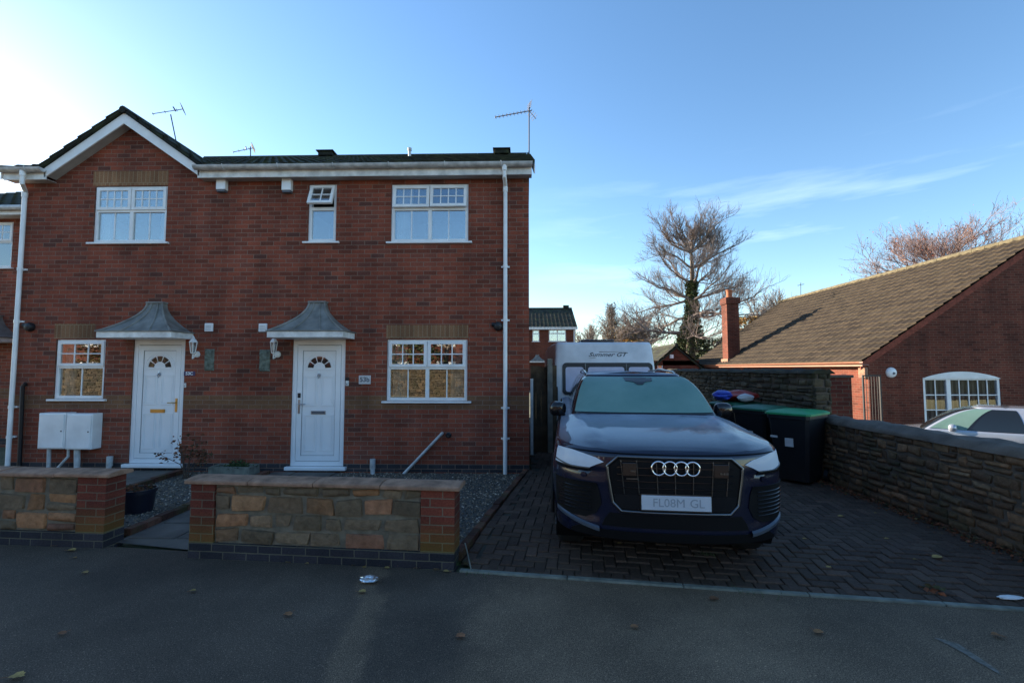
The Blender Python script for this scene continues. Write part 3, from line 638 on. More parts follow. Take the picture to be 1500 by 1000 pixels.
yagi('tv_aerial', 'pale tv aerial with a gridded head behind the front gable', P(259,212,yb), P(250,168,yb), P(223,167,yb-.2), P(268,160,yb+.1), 3, .05, 0, False, True)
yc = RY+2.5
yagi('tv_aerial', 'small low tv aerial poking over the roof ridge near its middle', P(367,240,yc), P(367,215,yc), P(341,223,yc-.2), P(371,217,yc+.1), 4, .06, 0, False, True)

# ---------------- neighbour set back on the left ----------------
NY = 10.2
nb = thing('neighbour_house', 'brick house set back behind the left downpipe, only its edge in view', 'house', (P(0,600,NY).x-3, NY, 0))
nx1 = hx0+.0; nx0 = -15.5; nE = P(8, 314, NY-.3).z
nw = rect(-40, 18, 325, 392, NY); nd = rect(-75, -8, 505, 668, NY)
mb = MB(); wall_cells(mb, nx0, nx1-.003, 0, nE, NY, [nw, nd]); mb.add([(nx0,NY,0),(nx0,NY+8,0),(nx0,NY+8,nE),(nx0,NY+4,nE+2.0),(nx0,NY,nE)], [(0,1,2,3,4)]); mb.add([(nx0,NY+8,0),(nx1,NY+8,0),(nx1,NY+8,nE),(nx0,NY+8,nE)], [(0,1,2,3)]); mb.build('wall', M['brick'], nb)
mb = MB(); mb.box(nx0+.1, nx1-.1, NY+1.8, NY+1.85, .01, nE-.05); mb.build('inner_rooms', M['dark'], nb)
make_window(nb, nw, NY, 1, (4,2), 2, .43); make_door(nb, nd[0], nd[1], max(.02, nd[2]), nd[3], NY, True, M['steel']); make_canopy(nb, P(-45,500,NY-.5).x, P(0,497,NY-.5).z+.05, NY)
mb = MB(); mb.box(nx0, nx1-.02, NY-.31, NY-.285, nE-.01, nE+.12); mb.box(nx0, nx1-.02, NY-.284, NY-.001, nE, nE+.012); mb.build('fascia', M['white_old'], nb)
mb = MB(); mb.tube([(nx0, NY-.37, nE+.13), (nx1-.02, NY-.37, nE+.13)], .06, 10); mb.build('gutter', M['gutter'], nb)
mb = MB(); Vn = Vector((0,1,.49)).normalized(); tiled(mb, (nx0,NY-.36,nE+.15), (1,0,0), Vn, nx1-nx0-.02, 4.9, gauge=.3, tw=.3, seed=31)
mb.add([(nx0,NY+4,nE+2.05),(nx1-.02,NY+4,nE+2.05),(nx1-.02,NY+8.3,nE),(nx0,NY+8.3,nE)], [(0,1,2,3)]); mb.build('roof', M['tile'], nb, fixn=False)
# ---------------- ground ----------------
def asphalt(name, base, patch=.25, worn=None):
    m, t, b = newmat(name); L = t.links; g = N(t, 'NewGeometry')
    def nz_(sc, det, ro=.5): n = N(t, 'TexNoise', i_Scale=float(sc), i_Detail=det, i_Roughness=ro); L.new(g.outputs['Position'], n.inputs['Vector']); return n
    n1, n2, n4 = nz_(150, 3.0, .7), nz_(1.1, 7.0, .6), nz_(.35, 5.0)
    n3 = N(t, 'TexVoronoi', i_Scale=95.0); L.new(g.outputs['Position'], n3.inputs['Vector'])
    r1 = ramp(t, [(.36, tuple(c*.45 for c in base)), (.5, base), (.62, tuple(min(1, c*1.7) for c in base)), (.70, tuple(min(1, c*2.6) for c in base))]); L.new(n1.outputs['Fac'], r1.inputs[0])
    r2 = ramp(t, [(.3, (1-patch,)*3), (.7, (1+patch, 1+patch*.95, 1+patch*.85))]); L.new(n2.outputs['Fac'], r2.inputs[0])
    col = mixc(t, 1.0, r1.outputs[0], r2.outputs[0], 'MULTIPLY')
    r5 = ramp(t, [(.35, (.8,.8,.8)), (.65, (1.2,1.18,1.15))]); L.new(n4.outputs['Fac'], r5.inputs[0]); col = mixc(t, 1.0, col, r5.outputs[0], 'MULTIPLY')
    nv = N(t, 'TexVoronoi', i_Scale=170.0); L.new(g.outputs['Position'], nv.inputs['Vector']); sv = N(t, 'SeparateColor'); L.new(nv.outputs['Color'], sv.inputs[0])
    rs = ramp(t, [(.0, (.7,.7,.7)), (.25, (.95,.95,.95)), (.86, (1.05,1.05,1.05)), (.95, (1.5,1.45,1.4)), (1, (2.0,1.9,1.8))]); L.new(sv.outputs[0], rs.inputs[0]); col = mixc(t, 1.0, col, rs.outputs[0], 'MULTIPLY')
    for (a, bb, wd_, amt) in worn or ():       # paler wear plus painted light streaks: side of a->bb, or band wd_ either way
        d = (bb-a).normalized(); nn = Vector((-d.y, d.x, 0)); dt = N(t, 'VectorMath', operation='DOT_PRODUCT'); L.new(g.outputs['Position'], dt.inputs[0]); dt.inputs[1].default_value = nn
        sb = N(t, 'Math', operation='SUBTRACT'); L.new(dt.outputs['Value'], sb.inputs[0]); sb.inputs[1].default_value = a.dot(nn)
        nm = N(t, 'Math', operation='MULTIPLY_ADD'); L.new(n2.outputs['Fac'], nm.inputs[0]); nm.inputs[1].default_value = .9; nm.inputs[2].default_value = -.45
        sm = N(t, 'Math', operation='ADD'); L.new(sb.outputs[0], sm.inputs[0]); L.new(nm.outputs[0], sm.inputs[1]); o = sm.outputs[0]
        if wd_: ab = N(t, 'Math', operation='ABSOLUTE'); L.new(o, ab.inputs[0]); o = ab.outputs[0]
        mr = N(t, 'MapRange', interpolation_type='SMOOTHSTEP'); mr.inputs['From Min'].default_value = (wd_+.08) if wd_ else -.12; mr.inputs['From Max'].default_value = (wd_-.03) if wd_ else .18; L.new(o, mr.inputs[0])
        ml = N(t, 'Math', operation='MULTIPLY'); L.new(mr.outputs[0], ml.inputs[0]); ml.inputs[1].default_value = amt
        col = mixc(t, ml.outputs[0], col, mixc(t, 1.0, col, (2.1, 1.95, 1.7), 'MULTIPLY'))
    L.new(col, b.inputs['Base Color']); b.inputs['Roughness'].default_value = .85; b.inputs['Specular IOR Level'].default_value = .25
    ad = N(t, 'Math', operation='ADD'); L.new(n1.outputs['Fac'], ad.inputs[0]); L.new(n3.outputs['Distance'], ad.inputs[1])
    bp = N(t, 'Bump', i_Strength=.28, i_Distance=.004); L.new(ad.outputs[0], bp.inputs['Height']); L.new(bp.outputs[0], b.inputs['Normal'])
    return m
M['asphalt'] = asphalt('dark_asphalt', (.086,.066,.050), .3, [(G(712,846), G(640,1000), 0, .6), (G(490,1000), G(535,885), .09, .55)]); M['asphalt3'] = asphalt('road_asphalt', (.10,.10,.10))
M['concrete'] = plain('concrete', (.20,.19,.16), rough=.9, var=.25, scale=8, bump=.3)
M['earth'] = plain('grass_earth', (.10,.11,.06), rough=.95, var=.5, scale=1.2, bump=.4)
M['soil'] = plain('sandy_joint', (.040,.038,.028), rough=.95, var=.6, scale=7, bump=.5)
LOW = -.60; WX = G(1222, 716).x          # line of the stone boundary wall
def sheet(name, pts, m, z=0, kind='structure'):
    mb = MB(); mb.add([(p[0], p[1], z if len(p) < 3 else p[2]) for p in pts], [tuple(range(len(pts)))]); return tag(mb.build(name, m, None), kind=kind)
mb = MB()
xs = [-600,-30,-8,WX+.12,WX+.3,600]; zs = [-.05,-.05,-.05,-.05,LOW,LOW]
mb.grid([[(x, y, z) for x, z in zip(xs, zs)] for y in (1.2, 10, 30, 60, 900)]); mb.grid([[(x, y, -.05) for x in xs] for y in (-600, -30, 1.2)])
tag(mb.build('ground', M['earth'], None), kind='structure')
k0, k1 = G(676, 838), G(1500, 896); kd = (k1-k0).normalized(); kn = Vector((-kd.y, kd.x, 0))
KL = k0 - kd*14; KR = k1 + kd*14
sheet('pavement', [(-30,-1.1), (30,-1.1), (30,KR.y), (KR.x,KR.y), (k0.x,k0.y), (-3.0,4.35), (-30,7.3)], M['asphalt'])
sheet('driveway_next_door', [(WX+.31,2), (40,2), (40,60), (WX+.31,60)], M['asphalt3'], LOW+.004)
sheet('road', [(-60,-8.0), (60,-8.0), (60,-1.25), (-60,-1.25)], M['asphalt3'], -.046)
mb = MB(); x = -30
while x < 30: mb.box(x, x+.91, -1.25, -1.103, -.05, .004); x += .915
tag(mb.build('kerb', M['concrete'], None, bev=.01), kind='structure')
# the newer patch and its worn, lighter edge on the pavement
def patch(name, pix, m, z):
    pts = [G(*p) for p in pix]; out = []; rnd = random.Random(len(pix))
    for i, p in enumerate(pts):
        q = pts[(i+1) % len(pts)]; n = max(2, int((q-p).length/.12))
        for k in range(n): e = p+(q-p)*k/n; out.append((e.x+rnd.uniform(-.02,.02), e.y+rnd.uniform(-.02,.02)))
    return sheet(name, out, m, z)
M['edging'] = plain('pale_edging', (.15,.155,.135), rough=.9, var=.35, scale=10, bump=.3)
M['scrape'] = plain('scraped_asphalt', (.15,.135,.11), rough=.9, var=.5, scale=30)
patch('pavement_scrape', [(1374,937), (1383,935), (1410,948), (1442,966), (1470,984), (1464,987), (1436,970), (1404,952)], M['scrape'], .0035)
# kerb edging in front of the drive
mb = MB(); L_ = (k1-k0).length+6; u = -.02; 
while u < L_:
    a = k0+kd*u; b = k0+kd*(u+.905); mb.prism([(a.x,a.y,-.02), (b.x,b.y,-.02), (b.x+kn.x*.05,b.y+kn.y*.05,-.02), (a.x+kn.x*.05,a.y+kn.y*.05,-.02)], (0,0,.036)); u += .912
M['edging'] = plain('pale_edging', (.17,.18,.15), rough=.9, var=.35, scale=10, bump=.3)
tag(mb.build('drive_edging', M['edging'], None, bev=.006), kind='structure')
# ---- block paved drive: 90 degree herringbone, each block its own box, soldier course along the kerb
M['block'] = attr_mat('paving_block', [(0, (.064,.041,.030)), (.5, (.078,.050,.037)), (1, (.094,.060,.043))], rough=.85, nscale=40, bump=.5, dirt=((.075,.052,.036), 2.0, .7))
DZ = .05
def dz(x, y):                             # the drive ramps up a little from the pavement
    s = (Vector((x, y, 0))-k0).dot(kn); return DZ*max(0, min(1, (s-.05)/.9))
e0, e1 = G(668, 826), G(770, 694)
def left_edge(y): return e0.x+.04+(e1.x-e0.x)*(y-e0.y)/(e1.y-e0.y) if y < HY else hx1+.02
def inside(x, y):
    s = (Vector((x, y, 0))-k0).dot(kn); return s > .155 and left_edge(y)+.1 < x < WX-.02 and y < 12.5
mb = MB(); rnd = random.Random(4)
def block(c, ux, hl, hw):
    uy = Vector((-ux.y, ux.x, 0)); g = .0035; hl -= g; hw -= g; z0 = dz(c.x, c.y)+rnd.uniform(-.0015,.0015); tx, ty = rnd.uniform(-.01,.01), rnd.uniform(-.01,.01)
    col = (rnd.random(), rnd.random(), rnd.random()); b = .006; vs = []
    for (sx, sy) in ((-1,-1),(1,-1),(1,1),(-1,1)):
        for kk, dzz in ((1, -.03), (1, -b), (0, 0)):
            p = c+ux*sx*(hl-(0 if kk else b))+uy*sy*(hw-(0 if kk else b)); vs.append((p.x, p.y, z0+dzz+sx*tx*hl+sy*ty*hw+.012))
    fs = [(2,5,8,11)]
    for i in range(4):
        j = (i+1) % 4; fs += [(3*i,3*j,3*j+1,3*i+1), (3*i+1,3*j+1,3*j+2,3*i+2)]
    mb.add(vs, fs, col)
S = .1
for a in range(-70, 140):
    for b in range(-2, 110):
        m_ = (a - b) % 4
        o = k0+kn*.16
        if m_ == 0: c = o+kd*((a+1)*S)+kn*((b+.5)*S); ux = kd
        elif m_ == 3: c = o+kd*((a+.5)*S)+kn*((b+1)*S); ux = kn
        else: continue
        if inside(c.x, c.y): block(c, ux, .1, .05)
u = .05
while u < 9:
    c = k0+kd*(u+.05)+kn*.102
    if c.x < WX: block(c, kd, .05, .05)
    u += .1
y = e0.y+.02
ed = Vector((e1.x-e0.x, e1.y-e0.y, 0)).normalized(); dist = 0
while e0.y+ed.y*dist < HY-.1:
    p = e0+ed*(dist+.1); c = Vector((p.x+.095, p.y, 0))
    if (c-k0).dot(kn) > .16: block(c, ed, .1, .05)
    dist += .2
tag(mb.build('driveway', M['block'], None, fixn=False), kind='structure')
mb = MB(); rows = []
for j in range(60):
    y = 2.2+j*.2; rows.append([(x_, y, max(.0015, dz(x_, y)-.004)) for x_ in [left_edge(y)+.02+(WX-.0-left_edge(y)-.02)*i/16 for i in range(17)]])
bm_rows = [[q for q in r] for r in rows]
m2 = MB(); m2.grid(bm_rows)
m2.f = [f for f in m2.f if all((Vector((m2.v[i][0], m2.v[i][1], 0))-k0).dot(kn) > .045 for i in f)]; m2.m = m2.m[:len(m2.f)]
tag(m2.build('driveway_bed', M['soil'], None), kind='structure')
# ---- gravel, slabs, path, edging bricks
M['gravel_bed'] = plain('gravel_bed', (.10,.095,.085), rough=.95, var=.6, scale=60, bump=.8)
M['pebble'] = attr_mat('pebble', [(0, (.05,.044,.038)), (.4, (.16,.12,.085)), (.8, (.30,.23,.16)), (1, (.52,.45,.36))], rough=.7, nscale=20, bump=.2)
M['slab'] = plain('paving_slab', (.105,.092,.078), rough=.85, var=.35, scale=3, bump=.3)
fw = G(275, 817); fe = G(665, 835); wd = (fe-fw).normalized(); wn = Vector((-wd.y, wd.x, 0)); WL = (fe-fw).length
def WP(u, n, z): p = fw+wd*u+wn*n; return (p.x, p.y, z)
pathL = G(182, 790); px_r = fw.x+.05
gR = [(px_r, fw.y+.1), (fe.x-.05, fe.y+.1), (e0.x-.03, e0.y), (hx1-.02, HY-.002), (px_r, HY-.002)]
sheet('gravel_bed', gR, M['gravel_bed'], .004)
gL = [(-9.5, HY-.002), (-9.5, 5.6), (pathL.x-.6, 4.75), (pathL.x-.1, 4.72), (pathL.x-.1, HY-.002)]
sheet('gravel_bed', gL, M['gravel_bed'], .0042)
sheet('garden_path', [(pathL.x-.02, 4.55), (px_r, 4.35), (px_r, HY-.003), (pathL.x-.1, HY-.003)], M['slab'], .008)
mb = MB()
for i, (a, b, c_, d_) in enumerate(((-6.95,-6.32,6.35,6.97), (-6.3,-5.68,6.36,6.98), (-6.95,-6.32,6.99,7.6), (-6.3,-5.68,7.0,7.6), (-3.72,-3.08,6.9,7.55), (-4.1,-3.74,6.9,7.55))):
    mb.box(a, b, c_, d_, .0, .03+.003*(i % 2))
for j in range(5):
    for i in range(2): mb.box(pathL.x+.03+i*.5, pathL.x+.51+i*.5, 4.65+j*.46, 5.09+j*.46, 0, .018+.002*((i+j) % 3))
tag(mb.build('path_slabs', M['slab'], None, bev=.008), kind='structure')
M['edge_brick'] = attr_mat('edging_brick', [(0, (.06,.025,.018)), (1, (.14,.06,.04))], nscale=30, dirt=((.05,.06,.02), 6.0, .6))
def edging(p, q, label, h=.07, w_=.09, l=.21):
    p = Vector(p); q = Vector(q); d = (q-p).normalized(); s = Vector((-d.y, d.x, 0)); mb = MB(); u = 0; Lg = (q-p).length
    while u < Lg:
        a = p+d*u; b = p+d*min(Lg, u+l-.01); h2 = h+random.uniform(-.006,.006); col = (random.random(), random.random(), 0); j = s*random.uniform(-.006,.006)
        mb.prism([a-s*w_/2+j, b-s*w_/2+j, b+s*w_/2+j, a+s*w_/2+j], (0,0,h2), col); u += l
    return tag(mb.build('brick_edging', M['edge_brick'], None, bev=.005), label, 'edging')
edging((pathL.x-.06, 4.74, 0), (pathL.x-.14, 7.5, 0), 'row of dull red edging bricks along the left side of the garden path')
edging((-5.62, 6.3, 0), (-5.62, 7.5, 0), 'short row of edging bricks beside the slabs before the left door')
edging((e0.x-.0, e0.y+.06, 0), (hx1-.06, HY-.06, 0), 'dark brick edging between the gravel and the block paved driveway', h=.09, w_=.08)
def scatter(polys, n, name, seed, rmin=.008, rmax=.019, label=None):
    rnd = random.Random(seed); mb = MB()
    def inp(x, y, poly):
        c = False; j = len(poly)-1
        for i in range(len(poly)):
            if (poly[i][1] > y) != (poly[j][1] > y) and x < (poly[j][0]-poly[i][0])*(y-poly[i][1])/(poly[j][1]-poly[i][1])+poly[i][0]: c = not c
            j = i
        return c
    for poly, k in zip(polys, n):
        xa, xb = min(p[0] for p in poly), max(p[0] for p in poly); ya, yb = min(p[1] for p in poly), max(p[1] for p in poly); cnt = 0
        while cnt < k:
            x, y = rnd.uniform(xa, xb), rnd.uniform(ya, yb)
            if not inp(x, y, poly): continue
            cnt += 1; r = rnd.uniform(rmin, rmax); z = .004+r*.3; g = rnd.uniform(0, 6.28); c, s = math.cos(g)*r, math.sin(g)*r; f = rnd.uniform(.55, .9); h = r*rnd.uniform(.5, .8)
            tl = rnd.uniform(-.3,.3)*r
            mb.add([(x+c,y+s,z),(x-s*f,y+c*f,z+tl),(x-c,y-s,z),(x+s*f,y-c*f,z-tl),(x+c*.3,y+s*.2,z+h),(x-c*.35,y-s*.3,z+h*.9)],
                   [(0,1,4),(1,5,4),(1,2,5),(2,3,5),(3,4,5),(3,0,4)], (rnd.random()**1.3, rnd.random(), 0))
    return tag(mb.build(name, M['pebble'], None, fixn=False), label, 'gravel', kind='stuff')
scatter([gR, [(-5.55,HY-.02), (-5.55,5.0), (pathL.x-.12,4.72), (pathL.x-.2,HY-.02)]], (9500, 3000), 'gravel', 5, label='loose mixed pale and grey gravel covering the front beds')

# ---------------- low front walls ----------------
M['sandstone'] = attr_mat('sandstone', [(0, (.15,.105,.062)), (.35, (.19,.13,.078)), (.65, (.215,.145,.088)), (.84, (.34,.16,.07)), (1, (.25,.11,.07))], nscale=16, bump=1.0, dirt=((.11,.08,.05), 4.0, .5), dist=.02)
M['mortar'] = plain('mortar', (.17,.14,.10), rough=.95, var=.3, scale=12, bump=.5)
M['coping'] = plain('pinkish_coping', (.29,.165,.105), rough=.9, var=.4, scale=9, bump=.8)
M['pebble_dark'] = M['pebble']
def front_wall(label, base, d, Lw, pl, pr, seed):
    # base: near left foot; d: direction; pl/pr: pier widths at the two ends
    n = Vector((-d.y, d.x, 0)); T = .22; B = Vector(base); t = thing('front_wall', label, 'garden wall', (B.x, B.y, 0))
    q = lambda u, v, z: B+d*u+n*v+Vector((0,0,z))
    def bx(mb, u0, u1, v0, v1, z0, z1): mb.prism([q(u0,v0,z0), q(u1,v0,z0), q(u1,v1,z0), q(u0,v1,z0)], (0,0,z1-z0))
    mb = MB(); bx(mb, 0, Lw, 0, T, -.04, .14); mb.build('blue_brick_base', M['blue'], t)
    zt = .665
    for (a, b) in ((0, pl), (Lw-pr, Lw)):
        if b > a: mb = MB(); bx(mb, a, b, .004, T-.004, .14, zt); mb.build('brick_pier', M['brick_pier'], t)
    mb = MB(); bx(mb, pl, Lw-pr, .03, T-.012, .14, zt); mb.build('mortar_core', M['mortar'], t)
    mb = MB(); a = q(pl, .03, 0); b = q(Lw-pr, .03, 0); rubble(mb, (b.x,b.y), (a.x,a.y), .14, zt, course=(.10,.19), ln=(.16,.40), out=.028, seed=seed, gap=.014, sm=1.6)
    mb.build('sandstone_panel', M['sandstone'], t, smooth=60)
    mb = MB(); u = -.05; rnd = random.Random(seed)
    while u < Lw+.04:
        l = min(.62, Lw+.05-u); rows = []
        if Lw+.05-u-l < .12: l = Lw+.05-u
        prof = [(-.022,zt+.002),(-.026,zt+.008),(-.026,zt+.028),(-.018,zt+.038),(.02,zt+.047),(T/2,zt+.056),(T-.02,zt+.047),(T+.02,zt+.038),(T+.03,zt+.028),(T+.032,zt+.010),(T+.028,zt+.002)]
        dz_ = rnd.uniform(-.003,.003)
        prof = [(a, b+dz_) for a, b in prof]; mb.prism([q(u+.003, a, b) for a, b in prof], d*(l-.006)); u += l
    mb.build('coping', M['coping'], t, bev=.006)
    return t
front_wall('low sandstone panel wall between the path opening and the driveway, coping on top', fw, wd, WL, .235, .30, 11)
lw = G(150, 803); ld = Vector((.995, -.06, 0)).normalized()
front_wall('low sandstone panel wall at the left edge, ending in a brick pier by the path opening', lw-ld*4.2, ld, 4.2, .0, .30, 15)

# ---------------- boundary stone walls on the right ----------------
M['rubble'] = attr_mat('dark_rubble', [(0, (.085,.048,.028)), (.5, (.145,.080,.043)), (.85, (.21,.11,.056)), (1, (.17,.11,.062))], nscale=22, bump=.8, dirt=((.030,.038,.016), 3.0, .6), dist=.02)
M['rubble2'] = attr_mat('lichened_rubble', [(0, (.045,.034,.022)), (.5, (.085,.062,.036)), (1, (.13,.09,.052))], nscale=14, bump=.9, dirt=((.045,.045,.020), 2.0, .6), dist=.02)
M['wet_cap'] = plain('dark_cement_cap', (.10,.074,.055), rough=.8, var=.35, scale=5, bump=.7)
y0_, y1_, y2_ = 2.0, 7.2, 14.5; yW = G(1222,716).y
t = thing('stone_wall', 'low rubble stone wall with a rounded dark cement top beside the driveway', 'stone wall', (WX, (y0_+y1_)/2, 0))
H1 = EYE-(612-541)/F_PX*yW-.07
mb = MB(); mb.box(WX+.03, WX+.33, y0_, y1_, LOW, H1); mb.build('core', M['wet_cap'], t)
mb = MB(); rubble(mb, (WX+.03, y0_), (WX+.03, y1_), 0, H1, course=(.05,.12), ln=(.08,.28), out=.032, seed=21, gap=.012, sm=1.4); rubble(mb, (WX+.33, y1_), (WX+.33, y0_), LOW, H1, out=.03, seed=22, course=(.1,.16)); 
rubble(mb, (WX+.03, y1_), (WX+.33, y1_), 0, H1, out=.03, seed=24)
mb.build('stonework', M['rubble'], t, smooth=60)
mb = MB(); rows = []; n = 60
for i in range(n+1):
    y = y0_-.02+(y1_-y0_+.04)*i/n; rows.append([(WX+.18+(.19+.03*noise.noise(Vector((y*3,g,0))))*math.cos(g), y, H1-.01+(.10+.045*noise.noise(Vector((y*4, g*2, 3))))*math.sin(g)) for g in [math.pi*k/12 for k in range(13)]])
mb.grid(rows); mb.add(rows[0], [tuple(range(13))]); mb.add(rows[-1], [tuple(range(13))]); mb.build('cement_cap', M['wet_cap'], t, smooth=60)
t = thing('stone_wall', 'tall dark lichened stone wall behind the bins and the parked car', 'stone wall', (WX, (y1_+y2_)/2, 0))
H2 = P(1215, 548, y1_).z; H2b = P(987, 541, y2_).z
mb = MB(); mb.box(WX+.04, WX+.26, y1_+.01, y2_, LOW, 1.66); mb.build('core', M['wet_cap'], t)
mb = MB(); rubble(mb, (WX+.04, y1_+.05), (WX+.04, y2_), 0, 1.68, course=(.06,.13), ln=(.12,.34), out=.05, seed=33, gap=.012, sm=1.6); rubble(mb, (WX+.28, y1_+.012), (WX+.02, y1_+.012), .9, 1.66, out=.035, seed=35, course=(.07,.13), ln=(.1,.2))
rubble(mb, (WX+.26, y2_), (WX+.26, y1_), LOW, 1.66, out=.03, seed=36, course=(.12,.2), ln=(.2,.4))
mb.build('stonework', M['rubble2'], t, smooth=60)
mb = MB(); rows = []
for i in range(90):
    y = y1_-.02+(y2_-y1_)*i/89; rows.append([(WX+.15+(.17+.03*noise.noise(Vector((y*3,g,0))))*math.cos(g), y, 1.64+(.07+.055*noise.noise(Vector((y*4, g*2, 3))))*math.sin(g)) for g in [math.pi*k/10 for k in range(11)]])
mb.grid(rows); mb.add(rows[0], [tuple(range(11))]); mb.build('rough_top', M['rubble2'], t, smooth=60)

# ---------------- bungalow on the right ----------------
BYN = 14.0; k_ = BYN/10.3
bX = (1262-767)/F_PX*BYN; bE = P(1262, 523, BYN).z; bYF = 27.8
aX = P(1539, 342, BYN-.2).x; aZ = P(1539, 342, BYN-.2).z
bu = thing('bungalow', 'red brick bungalow with a long brown tiled roof and an arched white window', 'bungalow', (bX, BYN, LOW))
bw = (P(1354,600,BYN).x, P(1467,600,BYN).x, P(1400,648,BYN).z, P(1400,553,BYN).z)
X2 = 2*aX-bX; slp = (aZ-bE)/(aX-bX)
mb = MB(); wall_cells(mb, bX, X2, LOW, bE, BYN, [bw]); mb.add([(bX,BYN,bE),(X2,BYN,bE),(aX,BYN,aZ-.1)], [(0,1,2)])
mb.add([(bX,BYN,LOW),(bX,bYF,LOW),(bX,bYF,bE),(bX,BYN,bE)], [(0,1,2,3)]); mb.add([(X2,BYN,LOW),(X2,bYF,LOW),(X2,bYF,bE),(X2,BYN,bE)], [(0,1,2,3)])
mb.add([(bX,bYF,LOW),(X2,bYF,LOW),(X2,bYF,bE),(aX,bYF,aZ-.1),(bX,bYF,bE)], [(0,1,2,3,4)]); mb.build('wall', M['brick_plain'], bu)
mb = MB(); mb.box(bX+.1, X2-.1, BYN+1.6, BYN+1.65, LOW, bE); mb.box(bX+.1, X2-.1, BYN+.12, bYF-.1, bE-.06, bE-.02); mb.build('inner_rooms', M['dark'], bu)
# roof
th = math.atan(slp); Vb = Vector((math.cos(th), 0, math.sin(th))); ov = .28; lnb = (aX-bX+ov)/math.cos(th); zb = bE-ov*slp+.06
mb = MB(); tiled(mb, (bX-ov, bYF+.1, zb), (0,-1,0), Vb, bYF-BYN+.25, lnb, gauge=.33, tw=.30, amp=.028, lift=.04, seed=41, lip=1)
Vc = Vector((-math.cos(th), 0, math.sin(th))); tiled(mb, (X2+ov, BYN-.15, zb), (0,1,0), Vc, bYF-BYN+.25, lnb, gauge=.62, tw=.6, sub=3, seed=42)
mb.add([(bX-ov, BYN-.12, zb-.02),(bX-ov, bYF+.1, zb-.02),(aX, bYF+.1, aZ+.03),(aX, BYN-.12, aZ+.03)], [(0,1,2,3)]); mb.add([(X2+ov, BYN-.12, zb-.02),(X2+ov, bYF+.1, zb-.02),(aX, bYF+.1, aZ+.03),(aX, BYN-.12, aZ+.03)], [(0,1,2,3)])
mb.build('roof', M['tile_brown'], bu, fixn=False)
M['ridge_b'] = plain('mossy_ridge', (.12,.10,.055), rough=.9, var=.4, scale=5, bump=.5)
mb = MB(); y = BYN-.15
while y < bYF+.1: mb.tube([(aX, y, aZ+.055), (aX, y+.44, aZ+.055)], .115+random.uniform(-.006,.006), 10); y += .45
mb.build('ridge_tiles', M['ridge_b'], bu, smooth=50)
# brick verge (tumbled edge) and dentil course
mb = MB()
for s, xa in ((1, bX), (-1, X2)):
    for a, b, yy in ((-.02, .10, .05), (.10, .21, .025)):
        A = Vector((xa-s*.25, BYN-yy, bE-.25*slp-a)); B = Vector((aX, BYN-yy, aZ-.02-a)); mb.prism([A, B, B-Vector((0,0,b-a)), A-Vector((0,0,b-a))], (0,yy-.001,0))
mb.build('verge', plain('verge_brick', (.24,.06,.035), rough=.9, var=.4, scale=14), bu)
mb = MB(); y = BYN+.02; mb.box(bX-.05, bX-.001, BYN, bYF, bE-.10, bE-.04); mb.box(bX-.03, bX-.0012, BYN, bYF, bE-.30, bE-.19)
while y < bYF: mb.box(bX-.04, bX-.0015, y, y+.11, bE-.19, bE-.10); y += .225
mb.build('dentil_course', M['brick_plain'], bu)
mb = MB(); mb.box(bX-.14, bX-.03, BYN-.03, BYN+.25, bE-.62, bE-.30); mb.build('corbel', M['coping'], bu, bev=.02)
mb = MB(); rows = []
for y in (BYN-.15, bYF+.1): rows.append([(bX-ov-.05+.055*math.cos(g), y, zb-.01+.055*math.sin(g)) for g in [math.pi+math.pi*k/8 for k in range(9)]])
mb.grid(rows); mb.box(bX-ov+.01, bX-ov+.03, BYN-.12, bYF+.1, zb-.14, zb-.03); mb.build('gutter', M['brown_plastic'], bu, smooth=50)
mb = MB(); mb.box(bX-ov+.031, bX-.052, BYN-.1, bYF+.1, zb-.10, zb-.09); mb.build('soffit', M['soffit'], bu)
# chimney standing on the eaves
cy0 = P(1060, 500, 20.0).y; cY = 23.6; cX0 = bX-.05; cz1 = P(1072, 437, cY).z; cw = .62
mb = MB(); mb.box(cX0, cX0+.60, cY-cw/2, cY+cw/2, bE-.3, cz1-.32); ch = mb.build('chimney', M['brick_plain'], bu)
mb = MB(); mb.box(cX0-.05, cX0+.65, cY-cw/2-.05, cY+cw/2+.05, cz1-.32, cz1); mb.build('chimney_head', M['brick_plain'], ch)
mb = MB(); mb.lathe((cX0+.28, cY, cz1), [(.17,0),(.17,.08),(.14,.1),(.14,.36),(.16,.38),(.16,.43),(.12,.43)], 14); mb.build('chimney_pot', plain('terracotta', (.38,.12,.05), rough=.8), ch, smooth=40)
mb = MB(); mb.box(cX0-.06, cX0+.68, cY-cw/2-.07, cY+cw/2+.07, bE-.12, bE+.16); mb.build('flashing', M['coping'], ch)
